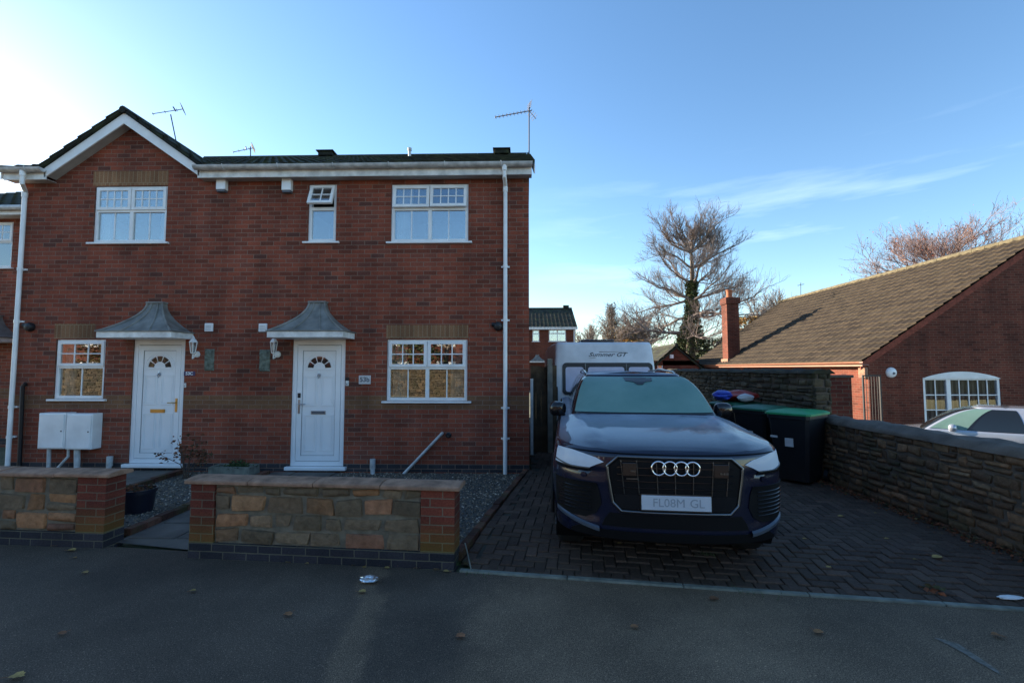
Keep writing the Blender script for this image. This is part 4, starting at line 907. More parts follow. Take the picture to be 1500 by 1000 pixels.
# gable window with a segmental arched head
wf = MB(); frame_ring(wf, bw[0], bw[1], bw[2], bw[3], BYN+.01, BYN+.09, .07); mxx = bw[0]+(bw[1]-bw[0])*.335
wf.box(mxx-.06, mxx+.06, BYN+.008, BYN+.09, bw[2]+.07, bw[3]-.07); 
arcp = [(bw[0]+(bw[1]-bw[0])*k/14, BYN-.03, bw[3]-.02+.20*math.sin(math.pi*k/14)**.8) for k in range(15)]
wf.prism([(bw[1], BYN-.03, bw[3]-.03), (bw[0], BYN-.03, bw[3]-.03)]+arcp, (0,.028,0)); wn_ = wf.build('window', M['white'], bu)
for a, b, nx in ((bw[0]+.07, mxx-.06, 2), (mxx+.06, bw[1]-.07, 5)):
    s = MB(); g = MB(); g.box(a, b, BYN+.045, BYN+.05, bw[2]+.07, bw[3]-.07)
    for k in range(1, nx): x = a+(b-a)*k/nx; s.box(x-.014, x+.014, BYN+.03, BYN+.044, bw[2]+.07, bw[3]-.07)
    for z in (.25, .5, .75): zz = bw[3]-.07-(bw[3]-bw[2]-.14)*z*1.0; s.box(a, b, BYN+.031, BYN+.043, zz-.014, zz+.014)
    s.build('glazing_bar', M['white'], wn_); g.build('pane', glass_mat('bungalow_glass', .05, (.8,.8,.8), top=.12), wn_)
M['vblind'] = plain('vertical_blind', (.16,.145,.12), rough=.9)
mb = MB(); x = bw[0]+.1
while x < bw[1]-.1: mb.box(x, x+.07, BYN+.25, BYN+.255, bw[2], bw[3], M=None); x += .155
mb.build('curtain', M['vblind'], wn_)
# round white boiler vent / alarm
c = P(1305, 545.5, BYN); t = thing('burglar_alarm', 'round white alarm box on the bungalow gable left of its arched window', 'alarm', c)
mb = MB(); mb.lathe((0,0,0), [(.001,-.002),(.155,-.002),(.15,.03),(.12,.06),(.001,.075)], 22); mb.v = [(c.x+x, c.y-z-.003, c.z+y) for x, y, z in mb.v]; mb.build('cover', M['white'], t, smooth=40)
mb = MB(); mb.lathe((0,0,0), [(.001,0),(.04,0),(.035,.012),(.001,.014)], 10); mb.v = [(c.x+.03+x, c.y-.075-z, c.z-.02+y) for x, y, z in mb.v]; mb.build('lens', M['groove'], t)
# black metal side gate
gt = thing('metal_gate', 'black metal gate against the bungalow gable behind the low wall', 'gate', (P(1278,600,BYN-.4).x, BYN-.4, LOW))
gxa, gxb = P(1266,600,BYN-.4).x, P(1291,600,BYN-.4).x; gz = P(1278,549,BYN-.4).z
mb = MB(); [mb.box(x-.02, x+.02, BYN-.42, BYN-.38, LOW, gz) for x in (gxa, gxb)]; mb.box(gxa, gxb, BYN-.415, BYN-.385, gz-.04, gz); mb.box(gxa, gxb, BYN-.415, BYN-.385, LOW+.2, LOW+.24); mb.build('frame', M['black'], gt)
mb = MB(); [mb.tube([(gxa+(gxb-gxa)*k/6, BYN-.4, LOW+.2), (gxa+(gxb-gxa)*k/6, BYN-.4, gz-.02)], .009, 6) for k in range(1, 6)]; mb.build('bars', M['black'], gt)
# aerial above the bungalow chimney
q0 = P(1084, 450, cY+.6); q1 = P(1084, 403, cY+.6)
yagi('tv_aerial', 'thin tv aerial above the bungalow chimney', q0, q1, P(1073,409,cY+.5), P(1099,407,cY+.8), 6, .12, 0, False)
yagi('tv_aerial', 'thin distant tv aerial rising behind the bungalow roof ridge', P(1173,440,26), P(1173,414,26), P(1169,418,26), P(1178,416,26), 3, .1, 0, False)

# ---------------- bins, fence, post behind the car ----------------
M['bin'] = plain('bin_black', (.010,.011,.014), rough=.42, var=.2); M['green_lid'] = plain('green_lid', (.02,.26,.10), rough=.45, var=.15)
def wheelie(x, y, rz, label, lid='green_lid', logo=True):
    t = thing('wheelie_bin', label, 'wheelie bin', (x, y, DZ), rz, 'wheelie bins by the stone wall')
    mb = MB(); rows = []
    for z, wx, wy in ((.06,.21,.25),(.5,.245,.30),(.94,.275,.345),(.95,.29,.36),(1.0,.29,.36)):
        c = .04; rows.append([(sx*(wx-a), sy*(wy-b), z) for sx, sy, a, b in ((-1,-1,c,0),(1,-1,c,0),(1,-1,0,c),(1,1,0,c),(1,1,c,0),(-1,1,c,0),(-1,1,0,c),(-1,-1,0,c),(-1,-1,c,0))])
    mb.grid(rows); mb.add(rows[0], [tuple(range(8))]); mb.add(rows[-1], [tuple(range(8))]); mb.box(-.2,.2,.345,.375,.55,.95); mb.build('body', M['bin'], t, smooth=30)
    mb = MB(); rows = []
    for f, z in ((1.0,1.003),(1.04,1.003),(1.04,1.03),(.9,1.055),(.5,1.07),(.0,1.075)):
        rows.append([(.30*f*a, .37*f*b, z) for a, b in ((-.85,-1),(.85,-1),(1,-.88),(1,.88),(.85,1),(-.85,1),(-1,.88),(-1,-.88),(-.85,-1))])
    mb.grid(rows); mb.build('lid', M[lid], t, smooth=30)
    mb = MB(); mb.tube([(-.26,.36,1.0),(-.26,.42,1.01),(.26,.42,1.01),(.26,.36,1.0)], .014, 8); mb.build('handle', M['bin'], t, smooth=40)
    for s in (-1, 1): mb = MB(); mb.tube([(s*.24,.30,.1),(s*.29,.30,.1)], .1, 18); mb.build('wheel', M['bin'], t, smooth=30)
    if logo: mb = MB(); mb.box(-.27+.02,-.15,-.322,-.312,.66,.69); mb.box(-.05,.06,-.322,-.305,.55,.67); mb.build('sticker', M['sign_w'], t)
    return t
bp = G(1186, 704, DZ)
wheelie(4.08, 7.0, R(-52), 'black wheelie bin with a clean green lid, nearest to the low stone wall')
M['green_lid_dark'] = plain('dull_green_lid', (.018,.11,.06), rough=.5, var=.2)
wheelie(3.93, 7.78, R(-58), 'black wheelie bin with a duller green lid behind the nearest bin', 'green_lid_dark')
wheelie(3.95, 8.72, R(-62), 'black wheelie bin heaped with a red and blue bag, farthest along the wall', 'green_lid_dark')
M['red_bag'] = plain('red_plastic', (.32,.03,.02), rough=.4, var=.3, bump=.4); M['blue_bag'] = plain('blue_plastic', (.03,.06,.42), rough=.35, var=.3, bump=.4)
def crumple(name, c, s, m, label, cat, seed, K=1.0):
    c = Vector(c); mb = MB(); rows = []; n = 16
    for i in range(n+1):
        a = math.pi*i/n; rows.append([(c.x+s[0]*math.sin(a)*math.cos(b)*(1+.35*K*noise.noise(Vector((a*2*K,b*1.3*K,seed)))), c.y+s[1]*math.sin(a)*math.sin(b)*(1+.35*noise.noise(Vector((a*2,b*1.3,seed+5)))), c.z-s[2]*math.cos(a)*(1+.3*noise.noise(Vector((a*3,b,seed))))) for b in [2*math.pi*k/20 for k in range(20)]+[0]])
    mb.grid(rows); return tag(mb.build(name, m, None, smooth=30 if K == 1 else None), label, cat)
crumple('plastic_bag', (4.0, 8.72, 1.22), (.36,.30,.10), M['red_bag'], 'red plastic bag slumped on top of the farthest bin', 'bag', 2)
crumple('plastic_bag', (3.62, 8.5, 1.24), (.17,.16,.09), M['blue_bag'], 'blue plastic bag beside the red one on the farthest bin', 'bag', 8)
crumple('plastic_bag', (3.98, 8.38, 1.2), (.14,.07,.07), M['sign_w'], 'small pale grey bag tucked under the red bag', 'bag', 12)
M['fence'] = plain('weathered_fence', (.075,.050,.028), rough=.9, var=.5, scale=5, bump=.5)
FY = 9.3; f0, f1 = hx1+.05, P(815, 600, FY).x; fz = P(795, 536, FY).z
t = thing('timber_fence', 'brown upright board fence between the house and the caravan', 'fence', (f0, FY, 0)); x = f0; mb = MB()
while x < f1: mb.box(x, x+.104, FY+random.uniform(0,.012), FY+.02, 0, fz+random.uniform(-.015,.015)); x += .105
mb.build('boards', M['fence'], t); mb = MB(); [mb.box(f0, f1, FY+.025, FY+.06, z, z+.08) for z in (.3, 1.5)]; mb.build('rails', M['fence'], t)
mb = MB(); mb.box(f1-.18, f1-.08, FY-.11, FY-.002, 0, fz+.15); mb.build('post', M['concrete'], t)
q = P(777.5, 556, 9.0); mb = MB(); mb.box(q.x-.01, q.x+.045, 8.98, 9.03, 0, q.z); mb.box(q.x-.012, q.x+.047, 8.975, 9.035, q.z, q.z+.02); tag(mb.build('white_post', M['white_old'], None, bev=.004), 'thin white post standing close to the house corner', 'post')
q = G(800, 657, DZ); t = thing('storage_tub', 'dark tub with a blue lid on the drive between the house and the car', 'tub', (q.x, q.y+.2, DZ))
mb = MB(); mb.lathe((q.x,q.y+.2,DZ), [(.19,0),(.22,.3),(.235,.3),(.235,.33)], 20); mb.build('tub_body', plain('dark_grey_plastic', (.04,.05,.06), rough=.4), t, smooth=30)
mb = MB(); mb.lathe((q.x,q.y+.2,DZ), [(.24,.332),(.245,.36),(.2,.40),(.19,.47),(.1,.50),(.001,.505)], 20); mb.build('lid', plain('blue_grey_plastic', (.05,.14,.22), rough=.4), t, smooth=30)

# ---------------- planting and litter in the front garden ----------------
M['leaf_red'] = attr_mat('rusty_leaf', [(0, (.05,.05,.02)), (.4, (.12,.05,.025)), (1, (.20,.065,.03))], nscale=20); M['leaf_green'] = attr_mat('green_leaf', [(0, (.025,.05,.018)), (1, (.07,.11,.035))], nscale=20)
M['twig'] = plain('twig', (.08,.05,.035), rough=.9)
def leaf(mb, p, s, rnd, droop=.3, col=None):
    g = rnd.uniform(0, 6.28); d = Vector((math.cos(g), math.sin(g), rnd.uniform(-droop*2, .6))).normalized(); e = d.orthogonal().normalized(); k = d.cross(e); a = rnd.uniform(0, 3.14); e = e*math.cos(a)+k*math.sin(a); up = d.cross(e)*s*.12
    mb.add([p, p+d*s*.5+e*s*.32+up, p+d*s, p+d*s*.5-e*s*.32+up], [(0,1,2),(0,2,3)], col or (rnd.random(), rnd.random(), 0))
rb = G(272, 702); t = thing('rose_bush', 'sparse rose bush with rusty leaves in front of the left white door', 'bush', (rb.x, rb.y, 0)); rnd = random.Random(12); st = MB(); lf = MB()
for i in range(9):
    g = rnd.uniform(0, 6.28); tipx = rb.x+rnd.uniform(-.28,.5); tip = Vector((tipx, rb.y+rnd.uniform(-.25,.2), rnd.uniform(.35,.66))); m_ = Vector((rb.x+(tip.x-rb.x)*.35, rb.y, tip.z*.55)); pts = [Vector((rb.x+rnd.uniform(-.05,.05), rb.y, 0)), m_, tip]; st.tube(pts, [.008,.006,.003], 5)
    for k in range(26):
        f = rnd.uniform(.35, 1.05); p = m_+(tip-m_)*f if f > .3 else m_; p = p+Vector((rnd.uniform(-.08,.08), rnd.uniform(-.08,.08), rnd.uniform(-.06,.06))); leaf(lf, p, rnd.uniform(.035,.075), rnd)
st.build('stem', M['twig'], t); lf.build('foliage', M['leaf_red'], t, fixn=False)
for p, q in (((205,706),(0,0)),):
    pass
tr = G(338, 702); t = thing('planter_trough', 'shallow stone trough of low green plants against the wall between the doors', 'planter', (tr.x, HY-.28, 0))
tx0, tx1 = P(312,690,HY-.28).x, P(372,690,HY-.28).x
mb = MB(); frame = [(tx0,HY-.40),(tx1,HY-.40),(tx1,HY-.12),(tx0,HY-.12)]; mb.box(tx0,tx1,HY-.40,HY-.37,.0,.17); mb.box(tx0,tx1,HY-.15,HY-.12,0,.17); mb.box(tx0,tx0+.03,HY-.37,HY-.15,0,.17); mb.box(tx1-.03,tx1,HY-.37,HY-.15,0,.17); mb.box(tx0+.03,tx1-.03,HY-.37,HY-.15,0,.14); mb.build('trough', M['edging'], t, bev=.006)
lf = MB(); rnd = random.Random(3)
for k in range(420):
    a, b = rnd.gauss(0,.11), rnd.gauss(0,.06); p = Vector(((tx0+tx1)/2+.05+a, HY-.26+b, .15+abs(rnd.gauss(0,.04))*(1-min(1,abs(a)/.4)))); leaf(lf, p, rnd.uniform(.02,.045), rnd)
lf.build('foliage', M['leaf_green'], t, fixn=False)
pb = G(199, 757); pb.x *= (pb.y+.17)/pb.y; t = thing('plant_pot', 'round dark blue plastic pot of withered plants on the gravel behind the left wall', 'plant pot', (pb.x, pb.y+.2, 0))
M['navy_pot'] = plain('navy_plastic', (.012,.012,.022), rough=.35)
mb = MB(); mb.lathe((pb.x,pb.y+.2,0), [(.14,0),(.155,.09),(.168,.23),(.185,.232),(.185,.275),(.168,.275),(.165,.24)], 24); mb.build('pot', M['navy_pot'], t, smooth=35)
mb = MB(); mb.lathe((pb.x,pb.y+.2,0), [(.163,.23),(.12,.25),(.001,.255)], 20); mb.build('soil', M['soil'], t)
lf = MB()
for k in range(160): a = rnd.uniform(0,6.28); r_ = rnd.uniform(0,.17); leaf(lf, Vector((pb.x+r_*math.cos(a), pb.y+.2+r_*math.sin(a), .25+rnd.uniform(0,.05))), rnd.uniform(.025,.05), rnd)
lf.build('foliage', M['leaf_red'], t, fixn=False)
# leaf drift along wall feet on the right
lf = MB(); rnd = random.Random(77)
for k in range(1500):
    y = rnd.uniform(2.6, y1_); x = WX-abs(rnd.gauss(0,.09))-.01; p = Vector((x, y, dz(x,y)+.012+rnd.uniform(0,.02))); leaf(lf, p, rnd.uniform(.02,.05), rnd, .2)
tag(lf.build('leaf_litter', M['leaf_red'], None, fixn=False), 'brown leaf litter gathered along the foot of the low stone wall', 'leaf litter', kind='stuff')
M['leaf_y'] = attr_mat('yellow_leaf', [(0, (.20,.13,.04)), (.5, (.32,.22,.08)), (1, (.22,.10,.05))], nscale=30)
def fallen(px, py, s, label, grp, c=.5, z=0.0):
    p = G(px, py, z); s *= .78; rnd = random.Random(int(px*7+py)); g = rnd.uniform(0,6.28); mb = MB(); n = 8; rim = []
    for k in range(n*2):
        a = 2*math.pi*k/(n*2); r_ = s*(.5+.18*math.cos(a)+(.10 if k % 2 else -.03)); rim.append(Vector((p.x+r_*math.cos(a+g), p.y+.75*r_*math.sin(a+g), p.z+.009+abs(math.sin(a*1.0+g))*s*.18)))
    c0 = Vector((p.x, p.y, p.z+.008)); mb.add([c0]+rim, [(0, k+1, (k+1) % (2*n)+1) for k in range(2*n)], (c, rnd.random(), 0)); 
    st = rim[0]; mb.tube([st, st+Vector((math.cos(g), math.sin(g), .1))*s*.5], .0015, 4, col=(1,.5,0))
    o = mb.build('fallen_leaf', M['leaf_y'], None, fixn=False); tag(o, label, 'leaf', grp)
G1 = 'leaves at the foot of the front wall'; G2 = 'leaves scattered on the pavement'; G3 = 'leaves scattered on the block paving'
ORD = ('first','second','third','fourth','fifth','sixth','seventh','eighth','ninth','tenth','eleventh','twelfth')
L1 = [(q_, ORD[i_]+' fallen leaf from the left along the foot of the middle front wall') for i_, q_ in enumerate(((420,824,.05,.4),(450,826,.04,.6),(518,828,.05,.5),(533,832,.04,.2),(557,829,.05,.5),(566,833,.05,.4),(583,828,.08,.5),(613,832,.07,.9),(622,828,.05,.3),(640,834,.07,.8),(652,838,.06,.5)))]
L1 += [((106,807,.09,.5),'largest yellow leaf in front of the left wall pier'),((84,800,.06,.9),'brown leaf at the foot of the left wall, left of the yellow one'),((110,818,.05,.8),'small brown leaf just below the yellow leaf by the left wall')]
for (px, py, s, c), lab in L1:
    fallen(px, py, s, lab, G1, c)
for px, py, s, c, lab in ((28,992,.09,.45,'pale yellow fallen leaf in the lower left corner of the pavement'),(283,866,.06,.5,'small yellow fallen leaf alone on the pavement before the middle of the view'),(124,840,.06,.6,'yellowish fallen leaf on the pavement below the left wall'),
    (532,868,.07,.4,'upright yellow leaf just in front of the crumpled foil'),(675,934,.07,1,'dark reddish leaf on the pavement left of the lighter patch'),(420,902,.07,.95,'brown leaf on the plain pavement left of the repair strip'),(88,930,.06,1,'dark brown leaf on the pavement at the left'),
    (928,920,.06,.95,'orange brown leaf on the light patch below the car plate'),(1201,928,.07,.9,'orange leaf on the pavement below the bins'),(1458,931,.07,.95,'reddish leaf on the pavement near the right edge'),(1045,879,.08,1,'dark leaf lying against the pale edging')):
    fallen(px, py, s, lab, G2, c, .004)
for i_, (px, py, s) in enumerate(((908,797,.05),(1093,803,.05),(1178,790,.05),(1215,832,.05),(1233,757,.08),(1283,752,.04),(1300,790,.05),(1340,820,.04),(1345,762,.08),(1362,768,.07),(1376,818,.10),(1420,795,.06))):
    fallen(px, py, s, ORD[i_]+' pale fallen leaf from the left on the dark block paving', G3, .5, DZ*.8+.014)
q = G(1366, 866, .02); lf = MB(); rnd = random.Random(5)
for k in range(14): leaf(lf, Vector((q.x+rnd.uniform(-.05,.05), q.y+rnd.uniform(-.04,.04), .03+rnd.uniform(0,.02))), .06, rnd)
tag(lf.build('leaf_clump', M['leaf_red'], None, fixn=False), 'clump of dark red leaves on the block paving near the right', 'leaves')
M['foil'] = plain('foil', (.75,.78,.8), rough=.2, metal=.9, bump=.8); q = G(541, 853)
o = crumple('crumpled_foil', (q.x, q.y, .030), (.07,.045,.026), M['foil'], 'crumpled silver foil wrapper on the pavement before the wall', 'litter', 4, 2.2)
q = G(1480, 876, .02); o = crumple('paper_scrap', (q.x, q.y, .028), (.09,.03,.012), M['white'], 'torn white paper scrap on the paving by the right edge', 'litter', 9)
st = MB(); a = G(681, 808, .05); b = G(690, 837); st.tube([(a.x,a.y,.13),(a.x+.02,a.y-.05,.10),(b.x,b.y,.02)], .006, 5); tag(st.build('dry_stalk', M['edging'], None), 'pale dry stalk leaning at the corner of the front wall and driveway', 'stalk')
lf = MB(); rnd = random.Random(8)
for i, (px, py, n, sp) in enumerate(((664,828,60,.07),(205,735,60,.2),(1037,820,25,.08),(700,842,18,.1),(1100,873,18,.15),(1150,700,20,.2))):
    q = G(px, py)
    for k in range(n): p = Vector((q.x+rnd.gauss(0,sp), q.y+rnd.gauss(0,sp*.4), dz(q.x,q.y)+.01)); h = rnd.uniform(.02,.06); d = Vector((rnd.uniform(-.02,.02), rnd.uniform(-.02,.02), h)); lf.add([p, p+Vector((.004,0,0)), p+d], [(0,1,2)], (rnd.random(), rnd.random(), 0))
tag(lf.build('weeds', M['leaf_green'], None, fixn=False), 'tufts of moss and small weeds in the paving joints', 'weeds', kind='stuff')

t = thing('brick_wall', 'short dark red brick wall between the tall stone wall and the bungalow corner', 'brick wall', (P(1228,600,8.6).x, 8.6, LOW))
bx0, bx1 = P(1200,600,8.6).x, P(1249,600,8.6).x; bz = P(1228,553,8.6).z
mb = MB(); mb.box(bx0, bx1, 8.6, 8.82, LOW, bz); mb.build('brickwork', M['brick_pier'], t); mb = MB(); mb.box(bx0-.02, bx1+.03, 8.57, 8.85, bz, bz+.05); mb.build('coping', M['wet_cap'], t, bev=.01)
# ---------------- vehicles ----------------
def paint(name, col, frost=0.0, frostcol=(.30,.36,.45), box_=None):
    m, t, b = newmat(name); L = t.links; tcn = N(t, 'TexCoord'); b.inputs['Base Color'].default_value = (*col, 1)
    b.inputs['Roughness'].default_value = .26; b.inputs['Specular IOR Level'].default_value = .3; b.inputs['Coat Weight'].default_value = .85 if frost else 1; b.inputs['Coat Roughness'].default_value = .04; b.inputs['Metallic'].default_value = .3
    if frost:
        n = N(t, 'TexNoise', i_Scale=2.6, i_Detail=8, i_Roughness=.62); L.new(tcn.outputs['Object'], n.inputs['Vector']); g = N(t, 'NewGeometry'); sx = N(t, 'SeparateXYZ'); L.new(g.outputs['Normal'], sx.inputs[0])
        mr = N(t, 'MapRange'); mr.inputs['From Min'].default_value = .80; mr.inputs['From Max'].default_value = .985; L.new(sx.outputs[2], mr.inputs[0])
        so = N(t, 'SeparateXYZ'); L.new(tcn.outputs['Object'], so.inputs[0]); m2 = N(t, 'MapRange'); m2.inputs['From Min'].default_value = .30; m2.inputs['From Max'].default_value = 1.05; L.new(so.outputs[1], m2.inputs[0])
        r = ramp(t, [(.2, (.40,)*3), (.8, (.9,.9,.9))]); L.new(n.outputs['Fac'], r.inputs[0])
        f = N(t, 'Math', operation='MULTIPLY'); L.new(mr.outputs[0], f.inputs[0]); L.new(m2.outputs[0], f.inputs[1]); f2 = N(t, 'Math', operation='MULTIPLY'); L.new(f.outputs[0], f2.inputs[0]); L.new(r.outputs[0], f2.inputs[1])
        f3 = N(t, 'Math', operation='MULTIPLY'); L.new(f2.outputs[0], f3.inputs[0]); f3.inputs[1].default_value = frost
        L.new(mixc(t, f3.outputs[0], col, frostcol), b.inputs['Base Color'])
        for s, lo, hi in (('Roughness', .26, .9), ('Coat Weight', .85, .0), ('Metallic', .0, 0)):
            q = N(t, 'MapRange'); q.inputs['To Min'].default_value = lo; q.inputs['To Max'].default_value = hi; L.new(f2.outputs[0], q.inputs[0]); L.new(q.outputs[0], b.inputs[s])
    return m
M['navy'] = paint('frosted_navy_paint', (.004,.006,.022), 1.0, (.36,.41,.49)); M['silver'] = paint('silver_paint', (.42,.46,.52)); M['silver'].node_tree.nodes['Principled BSDF'].inputs['Metallic'].default_value = .5
def frost_mat(name, c0, c1):
    m, t, b = newmat(name); tcn = N(t, 'TexCoord'); n = N(t, 'TexNoise', i_Scale=1.8, i_Detail=7, i_Roughness=.6); t.links.new(tcn.outputs['Object'], n.inputs['Vector'])
    r = ramp(t, [(.3, c0), (.7, c1)]); t.links.new(n.outputs['Fac'], r.inputs[0]); t.links.new(r.outputs[0], b.inputs['Base Color']); b.inputs['Roughness'].default_value = .75; b.inputs['Coat Weight'].default_value = .15
    n2 = N(t, 'TexNoise', i_Scale=140.0); t.links.new(tcn.outputs['Object'], n2.inputs['Vector']); bp = N(t, 'Bump', i_Strength=.3, i_Distance=.003); t.links.new(n2.outputs['Fac'], bp.inputs['Height']); t.links.new(bp.outputs[0], b.inputs['Normal'])
    return m
M['frost_glass'] = frost_mat('frosted_windscreen', (.09,.20,.18), (.15,.27,.24)); M['frost_lamp'] = frost_mat('frosted_lamp', (.50,.55,.62), (.64,.69,.75))
M['gloss_black'] = plain('gloss_black', (.008,.008,.010), rough=.12, spec=.6); M['tyre'] = plain('tyre', (.012,.012,.012), rough=.85, bump=.2)
M['mesh_black'] = plain('grille_black', (.005,.005,.006), rough=.6, spec=.15); M['car_glass'] = plain('dark_car_glass', (.010,.013,.015), rough=.05, spec=.8, var=.02); M['sidelit'] = plain('satin_silver', (.32,.34,.37), rough=.35, metal=.5)
def sculpt(x, z):      # the scoops under the headlamps
    k = max(0, min(1, (abs(x)-.53)/.09)); k = k*k*(3-2*k)
    return k*(.030*math.exp(-((z-.840)/.022)**2) + .022*math.exp(-((z-.785)/.016)**2) + .020*max(0, min(1, (.765-z)/.03))*max(0, min(1, (z-.44)/.05)))
class Car:
    def __init__(s, Lg, wf, yf, A, n, ztop, zlo, Ar, cab):
        s.Lg, s.wf, s.yf, s.A, s.n, s.ztop, s.zlo, s.Ar, s.cab = Lg, wf, yf, A, n, ztop, zlo, Ar, cab
    sc = 0; rr = .05
    def outline(s, z, inset=0, dw=0):
        w_ = s.wf(z)-inset+dw; y0 = s.yf(z)+inset; y1 = s.Lg-inset-s.yf(z)*.6; A = s.A; pts = []
        K = 22
        for k in range(K+1): a = math.pi/2*k/K; xx = w_*math.sin(a)**(2/s.n); pts.append((xx, y0+A*(1-max(0, math.cos(a))**(2/s.n))+s.sc*sculpt(xx, z)*(1-k/K*.6)))
        ys = y0+A; ye = y1-s.Ar; m_ = 70
        for k in range(1, m_+1): pts.append((w_, ys+(ye-ys)*k/m_))
        for k in range(1, 15): a = math.pi/2*(1-k/14); pts.append((w_*max(0, math.sin(a))**(2/3.2), y1-s.Ar*(1-max(0, math.cos(a))**(2/3.2))))
        return pts
    def Y(s, x, z):
        w_ = s.wf(z); t = min(.9999, abs(x)/w_); return s.yf(z)+s.A*(1-(1-t**s.n)**(1/s.n))+s.sc*sculpt(x, z)*(1-t*.55)
def conf(mb, car, rows_, off=.004, nx=14, rim=.02, mirror=0):
    # a thin plate following the car's nose: rows_ = [(z, xa, xb)] top to bottom
    R1 = []; zs = []
    for i in range(len(rows_)-1):
        (z0, a0, b0), (z1, a1, b1) = rows_[i], rows_[i+1]; n = max(1, int(abs(z1-z0)/.03))
        for k in range(n+(1 if i == len(rows_)-2 else 0)): f = k/n; zs.append((z0+(z1-z0)*f, a0+(a1-a0)*f, b0+(b1-b0)*f))
    for z, a, b in zs: R1.append([(a+(b-a)*k/nx, car.Y(a+(b-a)*k/nx, z)-off, z) for k in range(nx+1)])
    back = lambda q: (q[0], q[1]+rim, q[2])
    R2 = [[back(r[0])]+r+[back(r[-1])] for r in R1]; R2 = [[back(q) for q in R2[0]]]+R2+[[back(q) for q in R2[-1]]]
    mb.grid(R2)
def make_car(label, cat_loc, rz, car, mats, wheels, wr, arches, front, name='parked_car', group=None):
    t = thing(name, label, 'car', cat_loc, rz, group, local=True); body, glass = mats['body'], mats['glass']
    zt = car.ztop; NZ = 26; mb = MB(); rings = []
    base = car.outline(.6)
    for j in range(NZ+1):
        f = j/NZ; z_ = [car.zlo+(zt(q[1])-car.zlo)*f for q in base]; r = []
        for i in range(len(base)):
            o = car.outline(z_[i])[i]; r.append((o[0], o[1], z_[i]))
        rings.append(r)
    rr = car.rr
    for k in range(1, 6):
        a = R(56)*k/5; ins = rr*(1-math.cos(a)); r = []
        for i in range(len(base)): zz = zt(base[i][1]); o = car.outline(zz, ins)[i]; r.append((o[0], o[1], zz+rr*.8*math.sin(a)))
        rings.append(r)
    def keep(q): return not any(abs(q[0]) > .45 and math.hypot(q[1]-wy, q[2]-wr) < arches for wy in wheels)
    for s in (1, -1):
        rows = [[(s*q[0], q[1], q[2]) for q in r] for r in rings]; n = len(rows[0]); vs = [q for r in rows for q in r]; fs = []
        for i in range(len(rows)-1):
            for k in range(n-1):
                c = [sum(vs[i2][e] for i2 in (i*n+k, i*n+k+1, (i+1)*n+k+1, (i+1)*n+k))/4 for e in range(3)]
                if keep(c): f_ = (i*n+k, i*n+k+1, (i+1)*n+k+1, (i+1)*n+k); fs.append(f_ if s == 1 else f_[::-1])
        mb.add(vs, fs)
    top = rings[-1]; rows = []
    for q in top: rows.append([(q[0]*u, q[1]-0*abs(u), q[2]+car.crown(u*q[0], q[1], abs(u), q[0])) for u in [(-1+2*k/24) for k in range(25)]])
    mb.grid(rows); 
    mb.build('body', body, t, smooth=50)
    # black underbody, arch liners
    mb = MB(); o0 = car.outline(car.zlo+.02, .03); rows = []
    for z in (car.zlo-.03, car.zlo+.02): rows.append([(q[0]*.97, q[1]+.04, z) for q in o0]+[(-q[0]*.97, q[1]+.04, z) for q in o0[::-1]])
    mb.grid(rows); mb.add(rows[0], [tuple(range(len(rows[0])))]); mb.box(-.6, .6, .5, car.Lg-.3, car.zlo-.02, .6)
    for wy in wheels:
        for s in (1, -1):
            pts = [(s*.52, wy+(arches-.01)*math.cos(g), wr+(arches-.01)*math.sin(g)) for g in [math.pi*k/16 for k in range(-3, 20)]]; mb.grid([pts, [(s*(car.wf(.55)-.02), p[1], p[2]) for p in pts]])
    mb.build('underbody', M['mesh_black'], t)
    for wy in wheels:
        for s in (1, -1):
            mb = MB(); mb.tube([(s*(car.wf(.6)+.004), wy+arches*math.cos(g), wr+arches*math.sin(g)) for g in [math.pi*k/20 for k in range(0, 21)]], .018, 6); mb.build('arch_trim', mats['arch'], t, smooth=50)
            xw = s*(car.wf(.5)-.15); mb = MB(); mb.lathe((0,0,0), [(wr-.12,-.12),(wr-.03,-.12),(wr-.004,-.09),(wr,-.05),(wr,.05),(wr-.004,.09),(wr-.03,.12),(wr-.12,.12)], 36); mb.v = [(xw+z, wy+x, wr+y) for x, y, z in mb.v]; wh = mb.build('wheel', M['tyre'], t, smooth=40)
            mb = MB(); rad = wr-.115
            for k in range(5):
                g0 = 2*math.pi*k/5
                for dg in (-.13, .13): c0 = Vector((xw+s*.10, wy+.05*math.cos(g0), wr+.05*math.sin(g0))); c1 = Vector((xw+s*.125, wy+rad*math.cos(g0+dg), wr+rad*math.sin(g0+dg))); mb.tube([c0, c1], [.028,.018], 6)
            mb.tube([(xw+s*.08, wy, wr), (xw+s*.12, wy, wr)], .06, 14); mb.tube([(xw+s*.115, wy+rad*math.cos(2*math.pi*k/30), wr+rad*math.sin(2*math.pi*k/30)) for k in range(31)], .014, 6); mb.build('rim', M['sidelit'], wh, smooth=40)
    # cabin
    c = car.cab; mb = MB(); R1 = []
    def cab_pt(f, side):      # f 0..1 base->header ; returns outline list for half
        w_ = c['wb']+(c['wt']-c['wb'])*f**1.15; ya = c['y0']+(c['y1']-c['y0'])*f; yb = c['y3']+(c['y2']-c['y3'])*f; z = c['zb']+(c['zt']-c['zb'])*math.sin(f*math.pi/2*.96)/math.sin(math.pi/2*.96); A = .22; n = 3.0; pts = []
        for k in range(19): a = math.pi/2*k/18; pts.append((w_*math.sin(a)**(2/n), ya+A*(1-max(0,math.cos(a))**(2/n)), z))
        for k in range(1, 31): pts.append((w_, ya+A+(yb-A-ya-A)*k/30, z))
